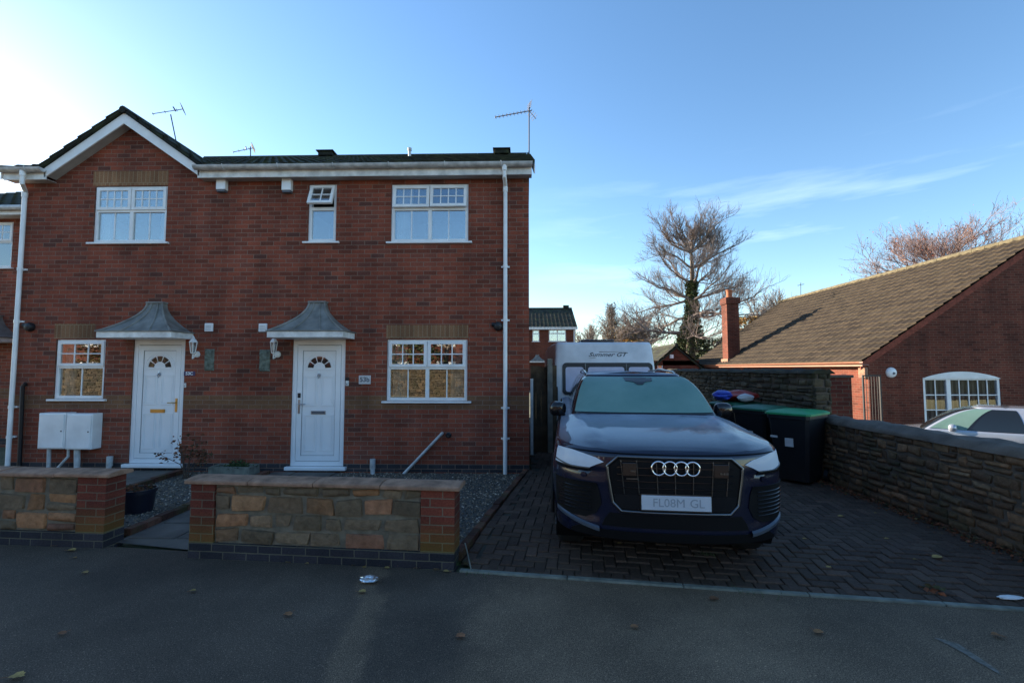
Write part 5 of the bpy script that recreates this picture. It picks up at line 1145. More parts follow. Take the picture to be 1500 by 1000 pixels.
        for k in range(1, 12): a = math.pi/2*(1-k/11); pts.append((w_*max(0,math.sin(a))**(2/n), yb-A*(1-max(0,math.cos(a))**(2/n)), z))
        return pts
    F = [k/14 for k in range(15)]
    for f in F: R1.append(cab_pt(f, 1))
    last = R1[-1]; 
    for k in range(1, 5):
        a = math.pi/2*k/4; sc_ = .05*(1-math.cos(a)); ym = (c['y1']+c['y2'])/2; R1.append([(max(0, q[0]-sc_) if q[0] > sc_ else 0, q[1]+(sc_*1.5 if q[1] < ym else -sc_*1.5), q[2]+.035*math.sin(a)) for q in last])
    for s in (1, -1): mb.grid([[(s*q[0], q[1], q[2]) for q in r] for r in R1], flip=(s == -1))
    mb.grid([[(q[0]*u, q[1], q[2]+.025*(1-u*u)) for u in [(-1+k/8) for k in range(17)]] for q in R1[-1]]); mb.build('roof', body, t, smooth=50)
    # windscreen and side glass laid 4 mm proud of the cabin skin
    def cpatch(i0, i1, f0, f1, off, both):
        g = MB(); rows = []
        for f in [f0+(f1-f0)*k/8 for k in range(9)]:
            h = cab_pt(f, 1)[i0:i1+1]
            if both: hh = [(-q[0], q[1], q[2]) for q in h[::-1]][:-1]+h
            else: hh = h
            rows.append([(q[0]*(1+off*.8), q[1]-(off if both else 0)*1.2, q[2]+off*.6) for q in hh])
        g.grid(rows); return g
    if 'frost' in mats:
        g = cpatch(0, 16, .02, .99, .003, True); g.build('screen_surround', M['gloss_black'], t, smooth=60)
    g = cpatch(0, 14, .12 if 'frost' in mats else .02, .95, .006, True); ws = g.build('windscreen', mats.get('frost', glass), t, smooth=60)
    spans = c['glass']
    if 'side0' in mats:
        for s in (1, -1): g = cpatch(spans[0][0], spans[-1][1], .05, .88, .003, False); g.v = [(s*x, y, z) for x, y, z in g.v]; g.build('window_trim', M['gloss_black'], t, smooth=60)
    for s in (1, -1):
        for (i0, i1) in spans:
            g = cpatch(i0, i1, .06, .86, .006, False); g.v = [(s*x, y, z) for x, y, z in g.v]; g.build('side_window', mats.get('side0', glass) if i0 == spans[0][0] else glass, t, smooth=60)
    g = MB(); rb_ = []
    for f in [.1+.8*k/6 for k in range(7)]: h = cab_pt(f, 1)[-10:]; rb_.append([(q[0], q[1]+.008, q[2]+.004) for q in h]+[(-q[0], q[1]+.008, q[2]+.004) for q in h[::-1]][1:])
    g.grid(rb_); g.build('rear_window', glass, t, smooth=60)
    # mirrors
    for s in (1, -1):
        mb = MB(); mx_, my, mz = s*(car.wf(1.0)-.01), c['y0']+c.get('my',.42), c['zb']+.085
        rows = []; n = 14
        for i in range(n+1):
            a = math.pi*i/n; rows.append([(mx_+.098*math.copysign(abs(math.cos(b))**.7, math.cos(b))*math.sin(a)**.6, my+.075*math.cos(a)*(-1), mz+.085*math.copysign(abs(math.sin(b))**.7, math.sin(b))*math.sin(a)**.6) for b in [2*math.pi*k/18 for k in range(19)]])
        mb.grid(rows); mb.tube([(s*(car.wf(1.0)-.07), my+.02, mz-.09), (mx_-s*.06, my+.02, mz-.06)], .03, 8); mb.build('mirror', mats['mirror'], t, smooth=50)
    front(t, car)
    return t
# -- the large dark suv
def q_wf(z): return .905+.055*math.sin(max(0, min(1, (z-.2)/.55))*math.pi/2) - max(0, z-.78)**1.5*.22
def q_yf(z): return .012+.30*max(0, .40-z)**1.3 + .45*max(0, z-.88)**1.6
suv = Car(5.06, q_wf, q_yf, .62, 2.75, lambda y: .955+.11*min(1, max(0, y)/1.35)+.03*min(1, max(0, y-1.35)/3), .33, .35,
          dict(wb=.78, wt=.585, y0=1.22, y1=2.05, y2=4.45, y3=4.85, zb=1.12, zt=1.575, glass=[(20,28),(29,37),(38,46)], my=.50))
def crown(x, y, u, xi):
    d = max(0, y-suv.Y(x, .95)); e = max(0, xi-abs(x)); base = .076*(1-math.exp(-d/.30))*(1-math.exp(-e/.15)) if y < 1.6 else .03*(1-u*u)
    if y < 1.5: 
        r = .55+.16*(y/1.4)
        base += .020*math.exp(-((abs(x)-r)/.035)**2)*min(1, max(0, d)/.35)
    return base
suv.crown = crown; suv.sc = 1; suv.rr = .085
def suv_front(t, c):
    mb = MB(); conf(mb, c, [(.975,-.43,.43),(.90,-.515,.515),(.80,-.50,.50),(.62,-.475,.475),(.555,-.41,.41)], .006, 40); g = mb.build('grille', M['mesh_black'], t, smooth=40)
    mb = MB(); ring = [(.41,.555),(.475,.62),(.505,.80),(.515,.90),(.43,.975)]; poly = [(x, z) for x, z in ring]+[(-x, z) for x, z in ring[::-1]]+[ring[0]]
    pts = []
    for (a, b), (p, q) in zip(poly, poly[1:]):
        for k in range(10): x = a+(p-a)*k/10; z = b+(q-b)*k/10; pts.append((x, c.Y(x, z)-.012, z))
    pts.append(pts[0]); mb.tube(pts, .011, 8); mb.build('grille_frame', M['gloss_black'] if False else M['dull_chrome'], g, smooth=50)
    for x in (-.41,-.29,-.14,0,.14,.29,.41):
        mb = MB(); zt_, zb_ = (.95 if abs(x) < .42 else .90), .69; mb.tube([(x*(1 - .06*(1-k/6)), c.Y(x, zb_+(zt_-zb_)*k/6)-.010, zb_+(zt_-zb_)*k/6) for k in range(7)], .0045, 6); mb.build('grille_bar', M['dull_chrome'], g, smooth=50)
    for z in (.74,.79,.84,.895,.945):
        mb = MB(); w_ = .44 if z < .9 else .42; mb.tube([(-w_+2*w_*k/20, c.Y(-w_+2*w_*k/20, z)-.006, z) for k in range(21)], .006, 6); mb.build('grille_bar', M['gloss_black'], g)
    mb = MB(); conf(mb, c, [(.685,-.465,.465),(.62,-.455,.455),(.575,-.42,.42)], .010, 30); mb.build('lower_grille_panel', M['gloss_black'], g, smooth=40)
    for k in range(4):
        mb = MB(); cx = (-1.5+k)*.085; r_ = .052; mb.tube([(cx+r_*math.cos(a), c.Y(cx, .865)-.030, .90+r_*math.sin(a)) for a in [2*math.pi*j/28 for j in range(29)]], .0072, 8, cap=False); mb.build('badge_ring', M['chrome'], t, smooth=60)
    for s, tx in ((-1, 'Q7'), (1, 'S Q')):
        mb = MB(); mb.box(s*.345-.055, s*.345+.055, c.Y(.345,.88)-.022, c.Y(.345,.88)-.008, .83, .935); mb.build('sensor', M['gloss_black'], t, bev=.004)
    mb = MB(); mb.box(-.37,-.28, c.Y(.33,.80)-.020, c.Y(.33,.80)-.011, .805,.815); mb.box(-.335,-.30, c.Y(.33,.86)-.026, c.Y(.33,.86)-.022, .865,.877); mb.build('badge', M['dull_chrome'], t)
    mb = MB()
    for q in range(3): mb.box(.335+q*.022,.350+q*.022, c.Y(.33,.86)-.026, c.Y(.33,.86)-.022, .858,.872)
    mb.build('badge', M['dull_chrome'], t)
    yp = c.Y(.2, .66)-.03; mb = MB(); mb.box(-.26,.26, yp, yp+.008, .58,.692); pl = mb.build('number_plate', M['plate'], t, bev=.003)
    mb = MB(); mb.box(-.265,.265, yp+.009, yp+.03, .572,.70); mb.box(-.26,.26, yp-.003, yp-.0005, .577,.583); mb.build('plate_holder', M['dull_chrome'], t)
    [text_mesh('plate_letters', w_, .09, M['plate_ink'], pl, Matrix.Translation((x_, yp-.001, .636)) @ Rx, .0005, bold=0) for w_, x_ in (('FL08M', -.055), ('GL', .155))]
    for s in (1, -1):
        def cm(rows_, off, nx, m, nm, par=t, rim=.02):
            mb = MB(); conf(mb, c, rows_, off, nx, rim); mb.v = [(s*x, y, z) for x, y, z in mb.v]; return mb.build(nm, m, par, smooth=40)
        h = cm([(1.000,.80,.905),(.980,.70,.912),(.955,.60,.918),(.925,.54,.922),(.900,.60,.926),(.872,.655,.93)], .008, 24, M['frost_lamp'], 'headlight')
        mb = MB(); mb.tube([(s*x, c.Y(x, z)-.011, z) for x, z in [(.65+(.925-.65)*k/16, .868+.03*max(0,(k/16-.55))*2.0) for k in range(17)]], .006, 6); mb.build('chrome_strip', M['dull_chrome'], h, smooth=50)
        cm([(.862,.65,.925),(.838,.645,.93)], .004, 16, M['gloss_black'], 'lamp_underline')
        i_ = cm([(.755,.60,.93),(.69,.575,.932),(.60,.56,.93),(.52,.60,.925),(.475,.68,.92)], .006, 26, M['mesh_black'], 'side_intake')
        for z in (.71,.68,.65,.62,.59,.56,.53): mb = MB(); mb.tube([(s*x, c.Y(x, z)-.010, z) for x in [.64+(.90-.64)*k/10 for k in range(11)]], .004, 5); mb.build('intake_bar', M['gloss_black'], i_)
        mb = MB(); rows = []
        for k in range(15):
            x = .58+(.915-.58)*k/14; z = .40+.085*(k/14)**1.2; y = c.Y(x, z); rows.append([(s*x, y-.004, z-.022), (s*x, y-.026, z-.016), (s*x, y-.028, z+.006), (s*x, y-.004, z+.02)])
        mb.grid(rows); mb.build('bumper_blade', M['sidelit2'], t, smooth=40)
        mb = MB(); mb.lathe((0,0,0), [(.001,0),(.022,0),(.022,.003),(.001,.004)], 16); yy = c.Y(.70,.81); mb.v = [(s*.70+x, yy-.003-z+ x*s*.5, .81+y) for x, y, z in mb.v]; mb.build('parking_sensor', M['navy'], t, smooth=40)
    mb = MB(); conf(mb, c, [(.535,-.50,.50),(.48,-.54,.54),(.43,-.56,.56)], .003, 30); mb.build('lower_intake', M['mesh_black'], t, smooth=40)
    mb = MB(); conf(mb, c, [(.40,-.74,.74),(.36,-.80,.80),(.335,-.80,.80)], .010, 40); mb.build('skid_lip', M['sidelit2'] if False else M['mesh_black'], t, smooth=40)
    # wipers, interior mirror housing seen through the frost, roof rails
    for x0, x1 in ((-.62, .02), (.05, .66)):
        mb = MB(); mb.tube([(x0, 1.20, 1.155), ((x0+x1)/2, 1.215, 1.172), (x1, 1.20, 1.16)], .010, 6); mb.build('wiper', M['black'], t)
    mb = MB(); poly = [(-.17,1.568),(.17,1.568),(.15,1.530),(.07,1.520),(.03,1.492),(-.03,1.492),(-.07,1.520),(-.15,1.530)]
    yy = lambda z: 1.22+(2.05-1.22)*math.asin(min(1,max(0,(z-1.12)/(1.575-1.12)*math.sin(math.pi/2*.96))))/(math.pi/2*.96)-.035
    mb.add([(x+.02, yy(z), z) for x, z in poly]+[(x+.02, yy(z)+.02, z-.01) for x, z in poly], [tuple(range(8))]+[(i,(i+1)%8,(i+1)%8+8,i+8) for i in range(8)]); mb.build('sensor_housing', M['black'], t)
    for s in (1, -1): mb = MB(); mb.tube([(s*.565, 2.35, 1.60),(s*.57, 2.5, 1.63),(s*.57, 3.3, 1.655),(s*.565, 4.2, 1.63),(s*.56, 4.32, 1.595)], .014, 8); mb.build('roof_rail', M['gloss_black'], t, smooth=50)
    # bonnet shut line over the grille and lamps, and back along the wings
    mb = MB(); mb.tube([(-.82+1.64*k/40, c.Y(-.82+1.64*k/40, .998)+.004, .992+.012*(abs(-1+k/20))) for k in range(41)], .0045, 5); mb.build('bonnet_gap', M['mesh_black'], t)
    mb = MB(); pts = []
    for s in (1, -1):
        pts = [(s*(.80+.05*min(1, y)), y, 1.015+.075*min(1, y/1.2)-.0) for y in [.30+.9*k/12 for k in range(13)]]
M['dull_chrome'] = plain('dull_chrome', (.16,.17,.18), rough=.3, metal=1); M['plate'] = plain('number_plate', (.50,.54,.60), rough=.4, var=.03); M['plate_ink'] = plain('faded_plate_ink', (.27,.31,.36), rough=.5); M['sidelit2'] = plain('satin_grey_blade', (.10,.12,.15), rough=.35, metal=.4)
car_o = P(990, 735, 3.64); RZC = -R(5)
make_car('large dark navy suv with a frosted windscreen parked nose out on the block paved driveway', (car_o.x, car_o.y, DZ), RZC, suv, dict(body=M['navy'], glass=M['car_glass'], frost=M['frost_glass'], arch=M['mesh_black'], mirror=M['gloss_black']), (.94, 3.94), .385, .43, suv_front)
# -- silver hatchback beyond the wall, side on
hb = Car(4.3, lambda z: .86+.04*math.sin(max(0,min(1,(z-.2)/.5))*math.pi/2)-max(0,z-.7)**1.5*.2, lambda z: .02+.3*max(0,.45-z)**1.3+.5*max(0,z-.62)**1.4, .60, 2.5, lambda y: .72+.17*min(1, max(0,y)/1.1)+.04*min(1,max(0,y-1.1)/2.5), .20, .35,
          dict(wb=.84, wt=.58, y0=.95, y1=1.9, y2=2.95, y3=3.6, zb=.90, zt=1.43, glass=[(17,26),(27,39)], my=.62))
hb.crown = lambda x, y, u, xi: .05*(1-u*u)*min(1, max(0,y)/.5) if y < 1.2 else .01*(1-u*u)
def hb_front(t, c):
    mb = MB(); conf(mb, c, [(.60,-.45,.45),(.40,-.55,.55)], .006, 20); mb.build('grille', M['mesh_black'], t)
    for s in (1, -1):
        mb = MB(); conf(mb, c, [(.72,.60,.82),(.60,.52,.85)], .006, 12); mb.v = [(s*x, y, z) for x, y, z in mb.v]; mb.build('headlight', M['frost_lamp'], t)
        pass
hc = P(1341, 600, 11.2)
make_car('silver hatchback parked side on behind the low stone wall, before the arched window', (hc.x-.10, 12.46, LOW), R(-134), hb, dict(body=M['silver'], glass=M['car_glass'], side0=M['frost_glass'], arch=M['silver'], mirror=M['silver']), (.85, 3.48), .31, .35, hb_front)

# ---------------- caravan ----------------
M['caravan'] = plain('grubby_white_caravan', (.70,.70,.71), rough=.4, var=.15, scale=3); M['cv_blind'] = plain('pale_lilac_blind', (.58,.57,.70), rough=.9, var=.08)
CY = 9.55; ca = P(811, 560, CY).x; cb = P(963, 560, CY).x; ccx = (ca+cb)/2; chw = (cb-ca)/2; ctz = P(887, 501, CY+.22).z
t = thing('touring_caravan', 'white touring caravan parked behind the dark suv, blinds drawn in its wide window', 'caravan', (ccx, CY, DZ), 0)
prof = [(.12,.40),(.03,.55),(0,.85),(.0,1.25),(.03,1.62),(.09,1.95),(.17,ctz-.05-DZ),(.25,ctz-DZ),(1.6,ctz+.03-DZ),(3.2,ctz+.05-DZ),(4.6,ctz-.02-DZ),(4.75,ctz-.2-DZ),(4.8,1.0),(4.7,.40)]
mb = MB(); rows = []
for u in [-1,-.992,-.975,-.94]+[-.8+.1*k for k in range(17)]+[.94,.975,.992,1]:
    e = max(0, (abs(u)-.93)/.07); ins = .06*(1-math.sqrt(max(0, 1-e*e))); tz = lambda z: z
    cz_ = 1.3; rows.append([(ccx+u*chw*(1-.05*max(0,(z-1.2))/1.1), CY+y+(ins if y < 2 else -ins), DZ+z-(ins if z > 1.9 else 0)) for y, z in prof])
mb.grid(rows); mb.add(rows[0], [tuple(range(len(prof)))]); mb.add(rows[-1], [tuple(range(len(prof)))]); mb.build('body', M['caravan'], t, smooth=30)
def cvY(z):
    z -= DZ
    for (a, b), (c_, d_) in zip(prof[1:], prof[2:]):
        if b <= z <= d_: return CY+a+(c_-a)*(z-b)/(d_-b)
    return CY
wa = P(824, 560, CY).x; wb_ = P(957, 560, CY).x; wz1 = P(887, 531, CY).z; wz0 = P(887, 578, CY).z
def rrect(x0, x1, z0, z1, r, n=6):
    out = []
    for cx, cz_, a0 in ((x1-r, z1-r, 0), (x0+r, z1-r, 90), (x0+r, z0+r, 180), (x1-r, z0+r, 270)):
        for k in range(n+1): g = R(a0+90*k/n); out.append((cx+r*math.cos(g), cz_+r*math.sin(g)))
    return out
def cvplate(x0, x1, z0, z1, r, off, th_, m, nm, par):
    o = rrect(x0, x1, z0, z1, r); mb = MB(); n = len(o); mb.add([(x, cvY(z)-off, z) for x, z in o]+[(x, cvY(z)-off+th_, z) for x, z in o], [tuple(range(n))]+[(i,(i+1)%n,(i+1)%n+n,i+n) for i in range(n)]); return mb.build(nm, m, par)
wf_ = cvplate(wa, wb_, wz0, wz1, .09, .02, .03, M['black'], 'window', t)
W3_ = wb_-wa
for a, b in ((.035,.235),(.285,.685),(.735,.965)): cvplate(wa+W3_*a, wa+W3_*b, wz0+.06, wz1-.09, .05, .026, .004, M['cv_blind'], 'blind', wf_)
for f in (.255, .71): mb = MB(); x = wa+W3_*f; mb.tube([(x, cvY(wz0)-.03, wz0+.02),(x, cvY(wz1)-.03, wz1-.02)], .010, 6); mb.build('mullion', M['dull_chrome'], wf_)
ly = P(889, 519.5, CY+.1); 
text_mesh('lettering', 'Summer GT', .125, M['black'], t, Matrix.Translation((ly.x, cvY(ly.z)-.003, ly.z)) @ Matrix.Rotation(R(82), 4, 'X') @ Matrix.Scale(1.25, 4, (1,0,0)), .002, shear=.45, bold=.001)
mb = MB(); x0 = ly.x-.36; mb.prism([(x0-.05, cvY(ly.z-.06)-.006, ly.z-.07),(x0+.12, cvY(ly.z-.06)-.006, ly.z-.055),(x0+.12, cvY(ly.z-.06)-.006, ly.z-.065)], (0,.003,0)); mb.prism([(x0+.2, cvY(ly.z+.06)-.004, ly.z+.068),(x0+.80, cvY(ly.z+.06)-.004, ly.z+.066),(x0+.2, cvY(ly.z+.06)-.004, ly.z+.056)], (0,.003,0)); mb.build('swoosh', M['black'], t)
for s_ in (-1, 1):
    mb = MB(); mb.box(ccx+s_*(chw-.16)-.05, ccx+s_*(chw-.16)+.05, cvY(.95)-.03, cvY(.95)+.01, .90, 1.0); mb.build('marker_light', M['plate'], t, bev=.01)
    mb = MB(); x = ccx+s_*(chw-.07); mb.tube([(x, cvY(1.0)-.0, 1.0),(x, cvY(1.0)-.06, 1.04),(x, cvY(1.3)-.06, 1.3),(x, cvY(1.34)-.0, 1.34)], .014, 6); mb.build('grab_handle', M['black'], t, smooth=40)
mb = MB(); mb.box(ccx-chw*.96, ccx+chw*.96, cvY(.86)-.012, cvY(.86)+.01, .84, .87); mb.build('trim_strip', M['gutter'], t)
mb = MB(); mb.box(ccx-.38, ccx+.38, CY+.9, CY+1.6, ctz+.03, ctz+.10); mb.build('roof_light', M['gloss_black'], t, bev=.03)
mb = MB(); mb.tube([(ccx-.0, CY-.75, DZ+.42),(ccx, CY+.2, DZ+.40)], .03, 8); mb.tube([(ccx-.5, CY+.2, DZ+.38),(ccx, CY-.6, DZ+.42),(ccx+.5, CY+.2, DZ+.38)], .03, 8); mb.tube([(ccx, CY-.55, DZ+.0),(ccx, CY-.55, DZ+.6)], .025, 8); mb.build('tow_hitch', M['steel_dull'], t)
for s in (-1, 1): mb = MB(); mb.tube([(ccx+s*(chw-.22), CY+2.4, DZ+.3),(ccx+s*(chw-.02), CY+2.4, DZ+.3)], .3, 24); mb.build('wheel', M['tyre'], t, smooth=30)
mb = MB(); mb.box(ccx-chw+.05, ccx+chw-.05, CY+.3, CY+4.6, DZ+.28, DZ+.42); mb.build('chassis', M['black'], t)

# ---------------- distant buildings ----------------
def simple_house(name, label, cat, x0, x1, Y, zE, zR, dep, wins, canopies=(), gable=False, m='brick_plain', rz=0, base=-.05, roofm='tile', door=None):
    t = thing(name, label, cat, ((x0+x1)/2, Y, base)); holes = [rect(*w_, Y) for w_ in wins]; mb = MB(); wall_cells(mb, x0, x1, base, zE, Y, holes)
    if gable:
        xm = (x0+x1)/2; mb.add([(x0,Y,zE),(x1,Y,zE),(xm,Y,zR-.1)], [(0,1,2)]); 
        for x in (x0, x1): mb.add([(x,Y,base),(x,Y+dep,base),(x,Y+dep,zE),(x,Y,zE)], [(0,1,2,3)])
        mb.add([(x0,Y+dep,base),(x1,Y+dep,base),(x1,Y+dep,zE),(xm,Y+dep,zR-.1),(x0,Y+dep,zE)], [(0,1,2,3,4)])
    else:
        for x in (x0, x1): mb.add([(x,Y,base),(x,Y+dep,base),(x,Y+dep,zE),(x,Y+dep/2,zR-.1),(x,Y,zE)], [(0,1,2,3,4)])
        mb.add([(x0,Y+dep,base),(x1,Y+dep,base),(x1,Y+dep,zE),(x0,Y+dep,zE)], [(0,1,2,3)])
    mb.build('wall', M[m], t); mb = MB(); mb.box(x0+.1, x1-.1, Y+1.4, Y+1.45, base, zE-.05); mb.build('inner_rooms', M['dark'], t)
    mb = MB()
    if gable:
        xm = (x0+x1)/2; a = math.atan((zR-zE)/(xm-x0)); l = (xm-x0+.2)/math.cos(a); tiled(mb, (x0-.2, Y+dep+.1, zE-.2*math.tan(a)+.05), (0,-1,0), (math.cos(a),0,math.sin(a)), dep+.25, l, gauge=.33, tw=.33, sub=4, seed=3); tiled(mb, (x1+.2, Y-.15, zE-.2*math.tan(a)+.05), (0,1,0), (-math.cos(a),0,math.sin(a)), dep+.25, l, gauge=.33, tw=.33, sub=4, seed=4)
        mb.tube([(xm, Y-.15, zR+.06),(xm, Y+dep+.1, zR+.06)], .1, 8, col=(.5,.5,0))
        for s, xe in ((-1, x0), (1, x1)): A = Vector((xe+s*.2, Y-.12, zE-.2*math.tan(a))); B = Vector((xm, Y-.12, zR)); mb.prism([A, B, B-Vector((0,0,.12)), A-Vector((0,0,.12))], (0,.1,0), col=(.2,.2,0))
    else:
        a = math.atan((zR-zE)/(dep/2)); l = (dep/2+.3)/math.cos(a); tiled(mb, (x0-.15, Y-.3, zE-.3*math.tan(a)+.05), (1,0,0), (0,math.cos(a),math.sin(a)), x1-x0+.3, l, gauge=.33, tw=.33, sub=3, seed=3); tiled(mb, (x1+.15, Y+dep+.3, zE-.3*math.tan(a)+.05), (-1,0,0), (0,-math.cos(a),math.sin(a)), x1-x0+.3, l, gauge=.6, tw=.6, sub=2, seed=3)
        mb.tube([(x0-.15, Y+dep/2, zR+.06),(x1+.15, Y+dep/2, zR+.06)], .1, 8, col=(.5,.5,0))
    mb.build('roof', M[roofm], t, fixn=False)
    if not gable: mb = MB(); mb.box(x0-.15, x1+.15, Y-.33, Y-.30, zE-.22, zE-.02); mb.box(x0-.15,x1+.15,Y-.299,Y-.002,zE-.2,zE-.18); mb.build('fascia', M['white_old'], t)
    for h in holes: make_window(t, h, Y, 1 if h[1]-h[0] < 1.0 else 2, (2,1), 1, .35)
    for cx, cz_ in canopies: make_canopy(t, cx, cz_, Y)
    return t
HD = 37.0
dh = simple_house('brick_house', 'distant red brick house with a slate roof seen between the corner and the caravan', 'house', P(700,500,HD).x, P(843,500,HD).x, HD, P(810,479,HD).z, P(810,453,HD+4).z, 8, [(780,790,483,500),(804,829,482.5,500),(745,765,483,500)], [(P(787,530,HD).x, P(787,529,HD).z)])
mb = MB(); x = P(841,500,HD).x; mb.tube([(x, HD-.08, 0),(x, HD-.08, P(841,481,HD).z)], .05, 8); mb.build('downpipe', M['white'], dh)
mb = MB(); q = P(829,453,HD+4); mb.box(q.x-.25,q.x+.25,HD+3.8,HD+4.3,q.z-.1,q.z+.35); mb.build('chimney', M['tile'], dh)
GD = 25.5
ga = simple_house('garage', 'small brick outbuilding with a low gable between the caravan and the ivy covered tree', 'outbuilding', P(957,520,GD).x, P(1024,536,GD).x, GD, P(990,535,GD).z, P(990,507,GD).z, 4, [(963,971,528,540)], gable=True)
q = P(983,522,GD); mb = MB(); mb.box(q.x-.09,q.x+.09,GD-.15,GD-.002,q.z-.1,q.z+.1); mb.build('wall_lamp', M['white_old'], ga)
simple_house('brick_house', 'low brick building glimpsed below the ivy covered tree', 'house', P(984,535,34).x, P(1050,535,34).x, 34, P(1000,538,34).z, P(1000,528,37).z, 6, [])

# ---------------- trees ----------------
def tree(name, label, base, H, kind, seed, mats, spread=1.0, twigs=1.0, trunk_r=.3, fork=.35, lean=0, fol=None, group=None, minr=.012, nb_=27, f0_=.32):
    rnd = random.Random(seed); t = thing(name, label, 'tree', base, group=group); tb = MB(); cr_ = MB(); B = Vector(base)
    tips = []
    def grow(p, d, ln_, r, dep, mbx):
        n = 5 if dep < 2 else 3; pts = [p]; q = p; dd = d.copy()
        for i in range(n):
            w_ = .16+.07*dep; dd = (dd+Vector((rnd.uniform(-w_,w_), rnd.uniform(-w_,w_), rnd.uniform(-w_,w_)+(.10 if kind != 'spread' or dep > 1 else .02)))).normalized(); q = q+dd*ln_/n; pts.append(q)
        rad = [max(minr*.6, r*(1-.55*i/n)) for i in range(n+1)]; cr_.tube(pts, rad, 6 if dep < 2 else 4 if dep < 3 else 3, cap=False)
        if dep >= 4 or ln_ < .35: tips.append(q); return
        kids = int(round((6.5 if dep < 3 else 5.5)*twigs))
        for k in range(kids):
            f = rnd.uniform(.25, 1.0); i = min(n-1, int(f*n)); s = pts[i]+(pts[i+1]-pts[i])*(f*n-i); ax = Vector((rnd.gauss(0,1), rnd.gauss(0,1), rnd.gauss(0,.7))); nd = (dd*1.0+ax.normalized()*rnd.uniform(.55,1.0)+Vector((0,0,.12))).normalized()
            grow(s, nd, ln_*rnd.uniform(.42,.68), max(minr, r*.42*(1-.3*f)), dep+1, mbx)
        grow(q, dd, ln_*.6, max(minr, r*.45), dep+1, mbx)
    # trunk
    tp = [B+Vector((lean*f*f*H*.1+.12*math.sin(f*5+seed), .1*math.cos(f*4), H*f*.8)) for f in [k/10 for k in range(11)]]
    top = {'spread': 9, 'round': 5, 'fastigiate': 10}[kind]; tb.tube(tp[:top+1], [trunk_r*(1.25-.2*k if k < 2 else 1-.085*k) for k in range(top+1)], 12)
    tb.build('trunk', mats[0], t, smooth=60)
    if kind == 'spread':
        for k in range(nb_):
            f = f0_+(.80-f0_)*k/(nb_-1); i = f/.8*10*.8; p = tp[0]+(tp[-1]-tp[0])*f/.8*.98 if False else B+(tp[min(10,int(f*12.4))]-B); g = k*2.4+rnd.uniform(-.4,.4); up = -.05+.8*((f-.3)/.5)**1.6; d = Vector((math.cos(g), math.sin(g)*.8, up)).normalized(); grow(p, d, H*(.262-.125*((f-.3)/.5))*spread*rnd.uniform(.8,1.1), trunk_r*(.30-.2*(f-.3)), 1, cr_)
        for k in range(7): grow(tp[9], Vector((rnd.uniform(-1.2,1.2), rnd.uniform(-1,1), rnd.uniform(.4,1.2))).normalized(), H*.105*spread, trunk_r*.2, 1, cr_)
    elif kind == 'round':
        for k in range(9): g = k*2.4+rnd.uniform(-.5,.5); e = rnd.uniform(.35, 1.3); d = Vector((math.cos(g)*math.cos(e), math.sin(g)*math.cos(e), math.sin(e))); grow(tp[4 if k % 2 else 5], d, H*.36*spread*rnd.uniform(.8,1.1), trunk_r*.4, 1, cr_)
    else:
        for k in range(40): f = .12+.83*k/39; g = k*2.4; d = Vector((math.cos(g)*.30, math.sin(g)*.30, 1)).normalized(); grow(B+(tp[min(10,int(f*10))]-B), d, H*.28*(1.1-f)*spread+.4, trunk_r*.25*(1.1-f), 2, cr_)
    crown_ = cr_.build('crown', mats[1], t, fixn=False)
    if fol:
        lf = MB(); n_, size, mat_, jit = fol
        for k in range(n_): p = rnd.choice(tips)+Vector((rnd.gauss(0,jit), rnd.gauss(0,jit), rnd.gauss(0,jit))); leaf(lf, p, size*rnd.uniform(.6,1.3), rnd)
        lf.build('leaves', mat_, t, fixn=False)
    return t
M['bark'] = plain('bark', (.11,.085,.06), rough=.9, var=.4, scale=4, bump=.6); M['twigs'] = plain('purple_brown_twigs', (.20,.16,.14), rough=.9, var=.3, scale=1); M['twigs_red'] = plain('reddish_twigs', (.27,.185,.16), rough=.9, var=.35, scale=1)
M['twigs_pale'] = plain('pale_twigs', (.24,.19,.15), rough=.9, var=.3, scale=1); M['ivy'] = attr_mat('ivy_leaf', [(0, (.025,.042,.014)), (.6, (.065,.085,.028)), (1, (.13,.14,.05))], nscale=3); M['leaf_gold'] = attr_mat('golden_leaf', [(0, (.20,.10,.02)), (.6, (.36,.19,.04)), (1, (.30,.22,.06))], nscale=3)
M['leaf_berry'] = attr_mat('berry_red_leaf', [(0, (.22,.05,.03)), (1, (.36,.13,.07))], nscale=3); M['conifer'] = attr_mat('conifer_gold', [(0, (.08,.065,.02)), (.6, (.19,.13,.045)), (1, (.28,.20,.08))], nscale=3)
TY = 33.0; tb0 = P(1014, 541, TY)
bt = tree('ivy_tree', 'tall bare tree with wide spreading branches and an ivy wrapped trunk behind the stone wall', (tb0.x, TY, -.3), 14.4, 'spread', 4, (M['bark'], M['twigs']), 1.0, 1.08, .42, minr=.008)
iv = MB(); rnd = random.Random(6)
for k in range(9000):
    z = rnd.uniform(0, 1)**1.25*8.3; r_ = (.66+1.0*math.exp(-((z-2.4)/1.9)**2)*1.0-.04*z)*rnd.uniform(.75,1.1); r_ *= 1+.35*noise.noise(Vector((z*1.3, rnd.uniform(0,3), 1))); g = rnd.uniform(0, 6.28); leaf(iv, Vector((tb0.x+.12*math.sin(z/13.2*5/.8+4)+r_*math.cos(g), TY+r_*math.sin(g), z-.3)), rnd.uniform(.10,.22), rnd)
iv.build('ivy', M['ivy'], bt, fixn=False)
r0 = P(1372, 400, 33)
tree('bare_tree', 'bare reddish twigged tree rising behind the bungalow roof', (r0.x, 33, -.4), 12.6, 'spread', 23, (M['bark'], M['twigs_red']), 1.5, .92, .34, minr=.009, fol=(900, .13, M['leaf_berry'], .25), nb_=24, f0_=.45)
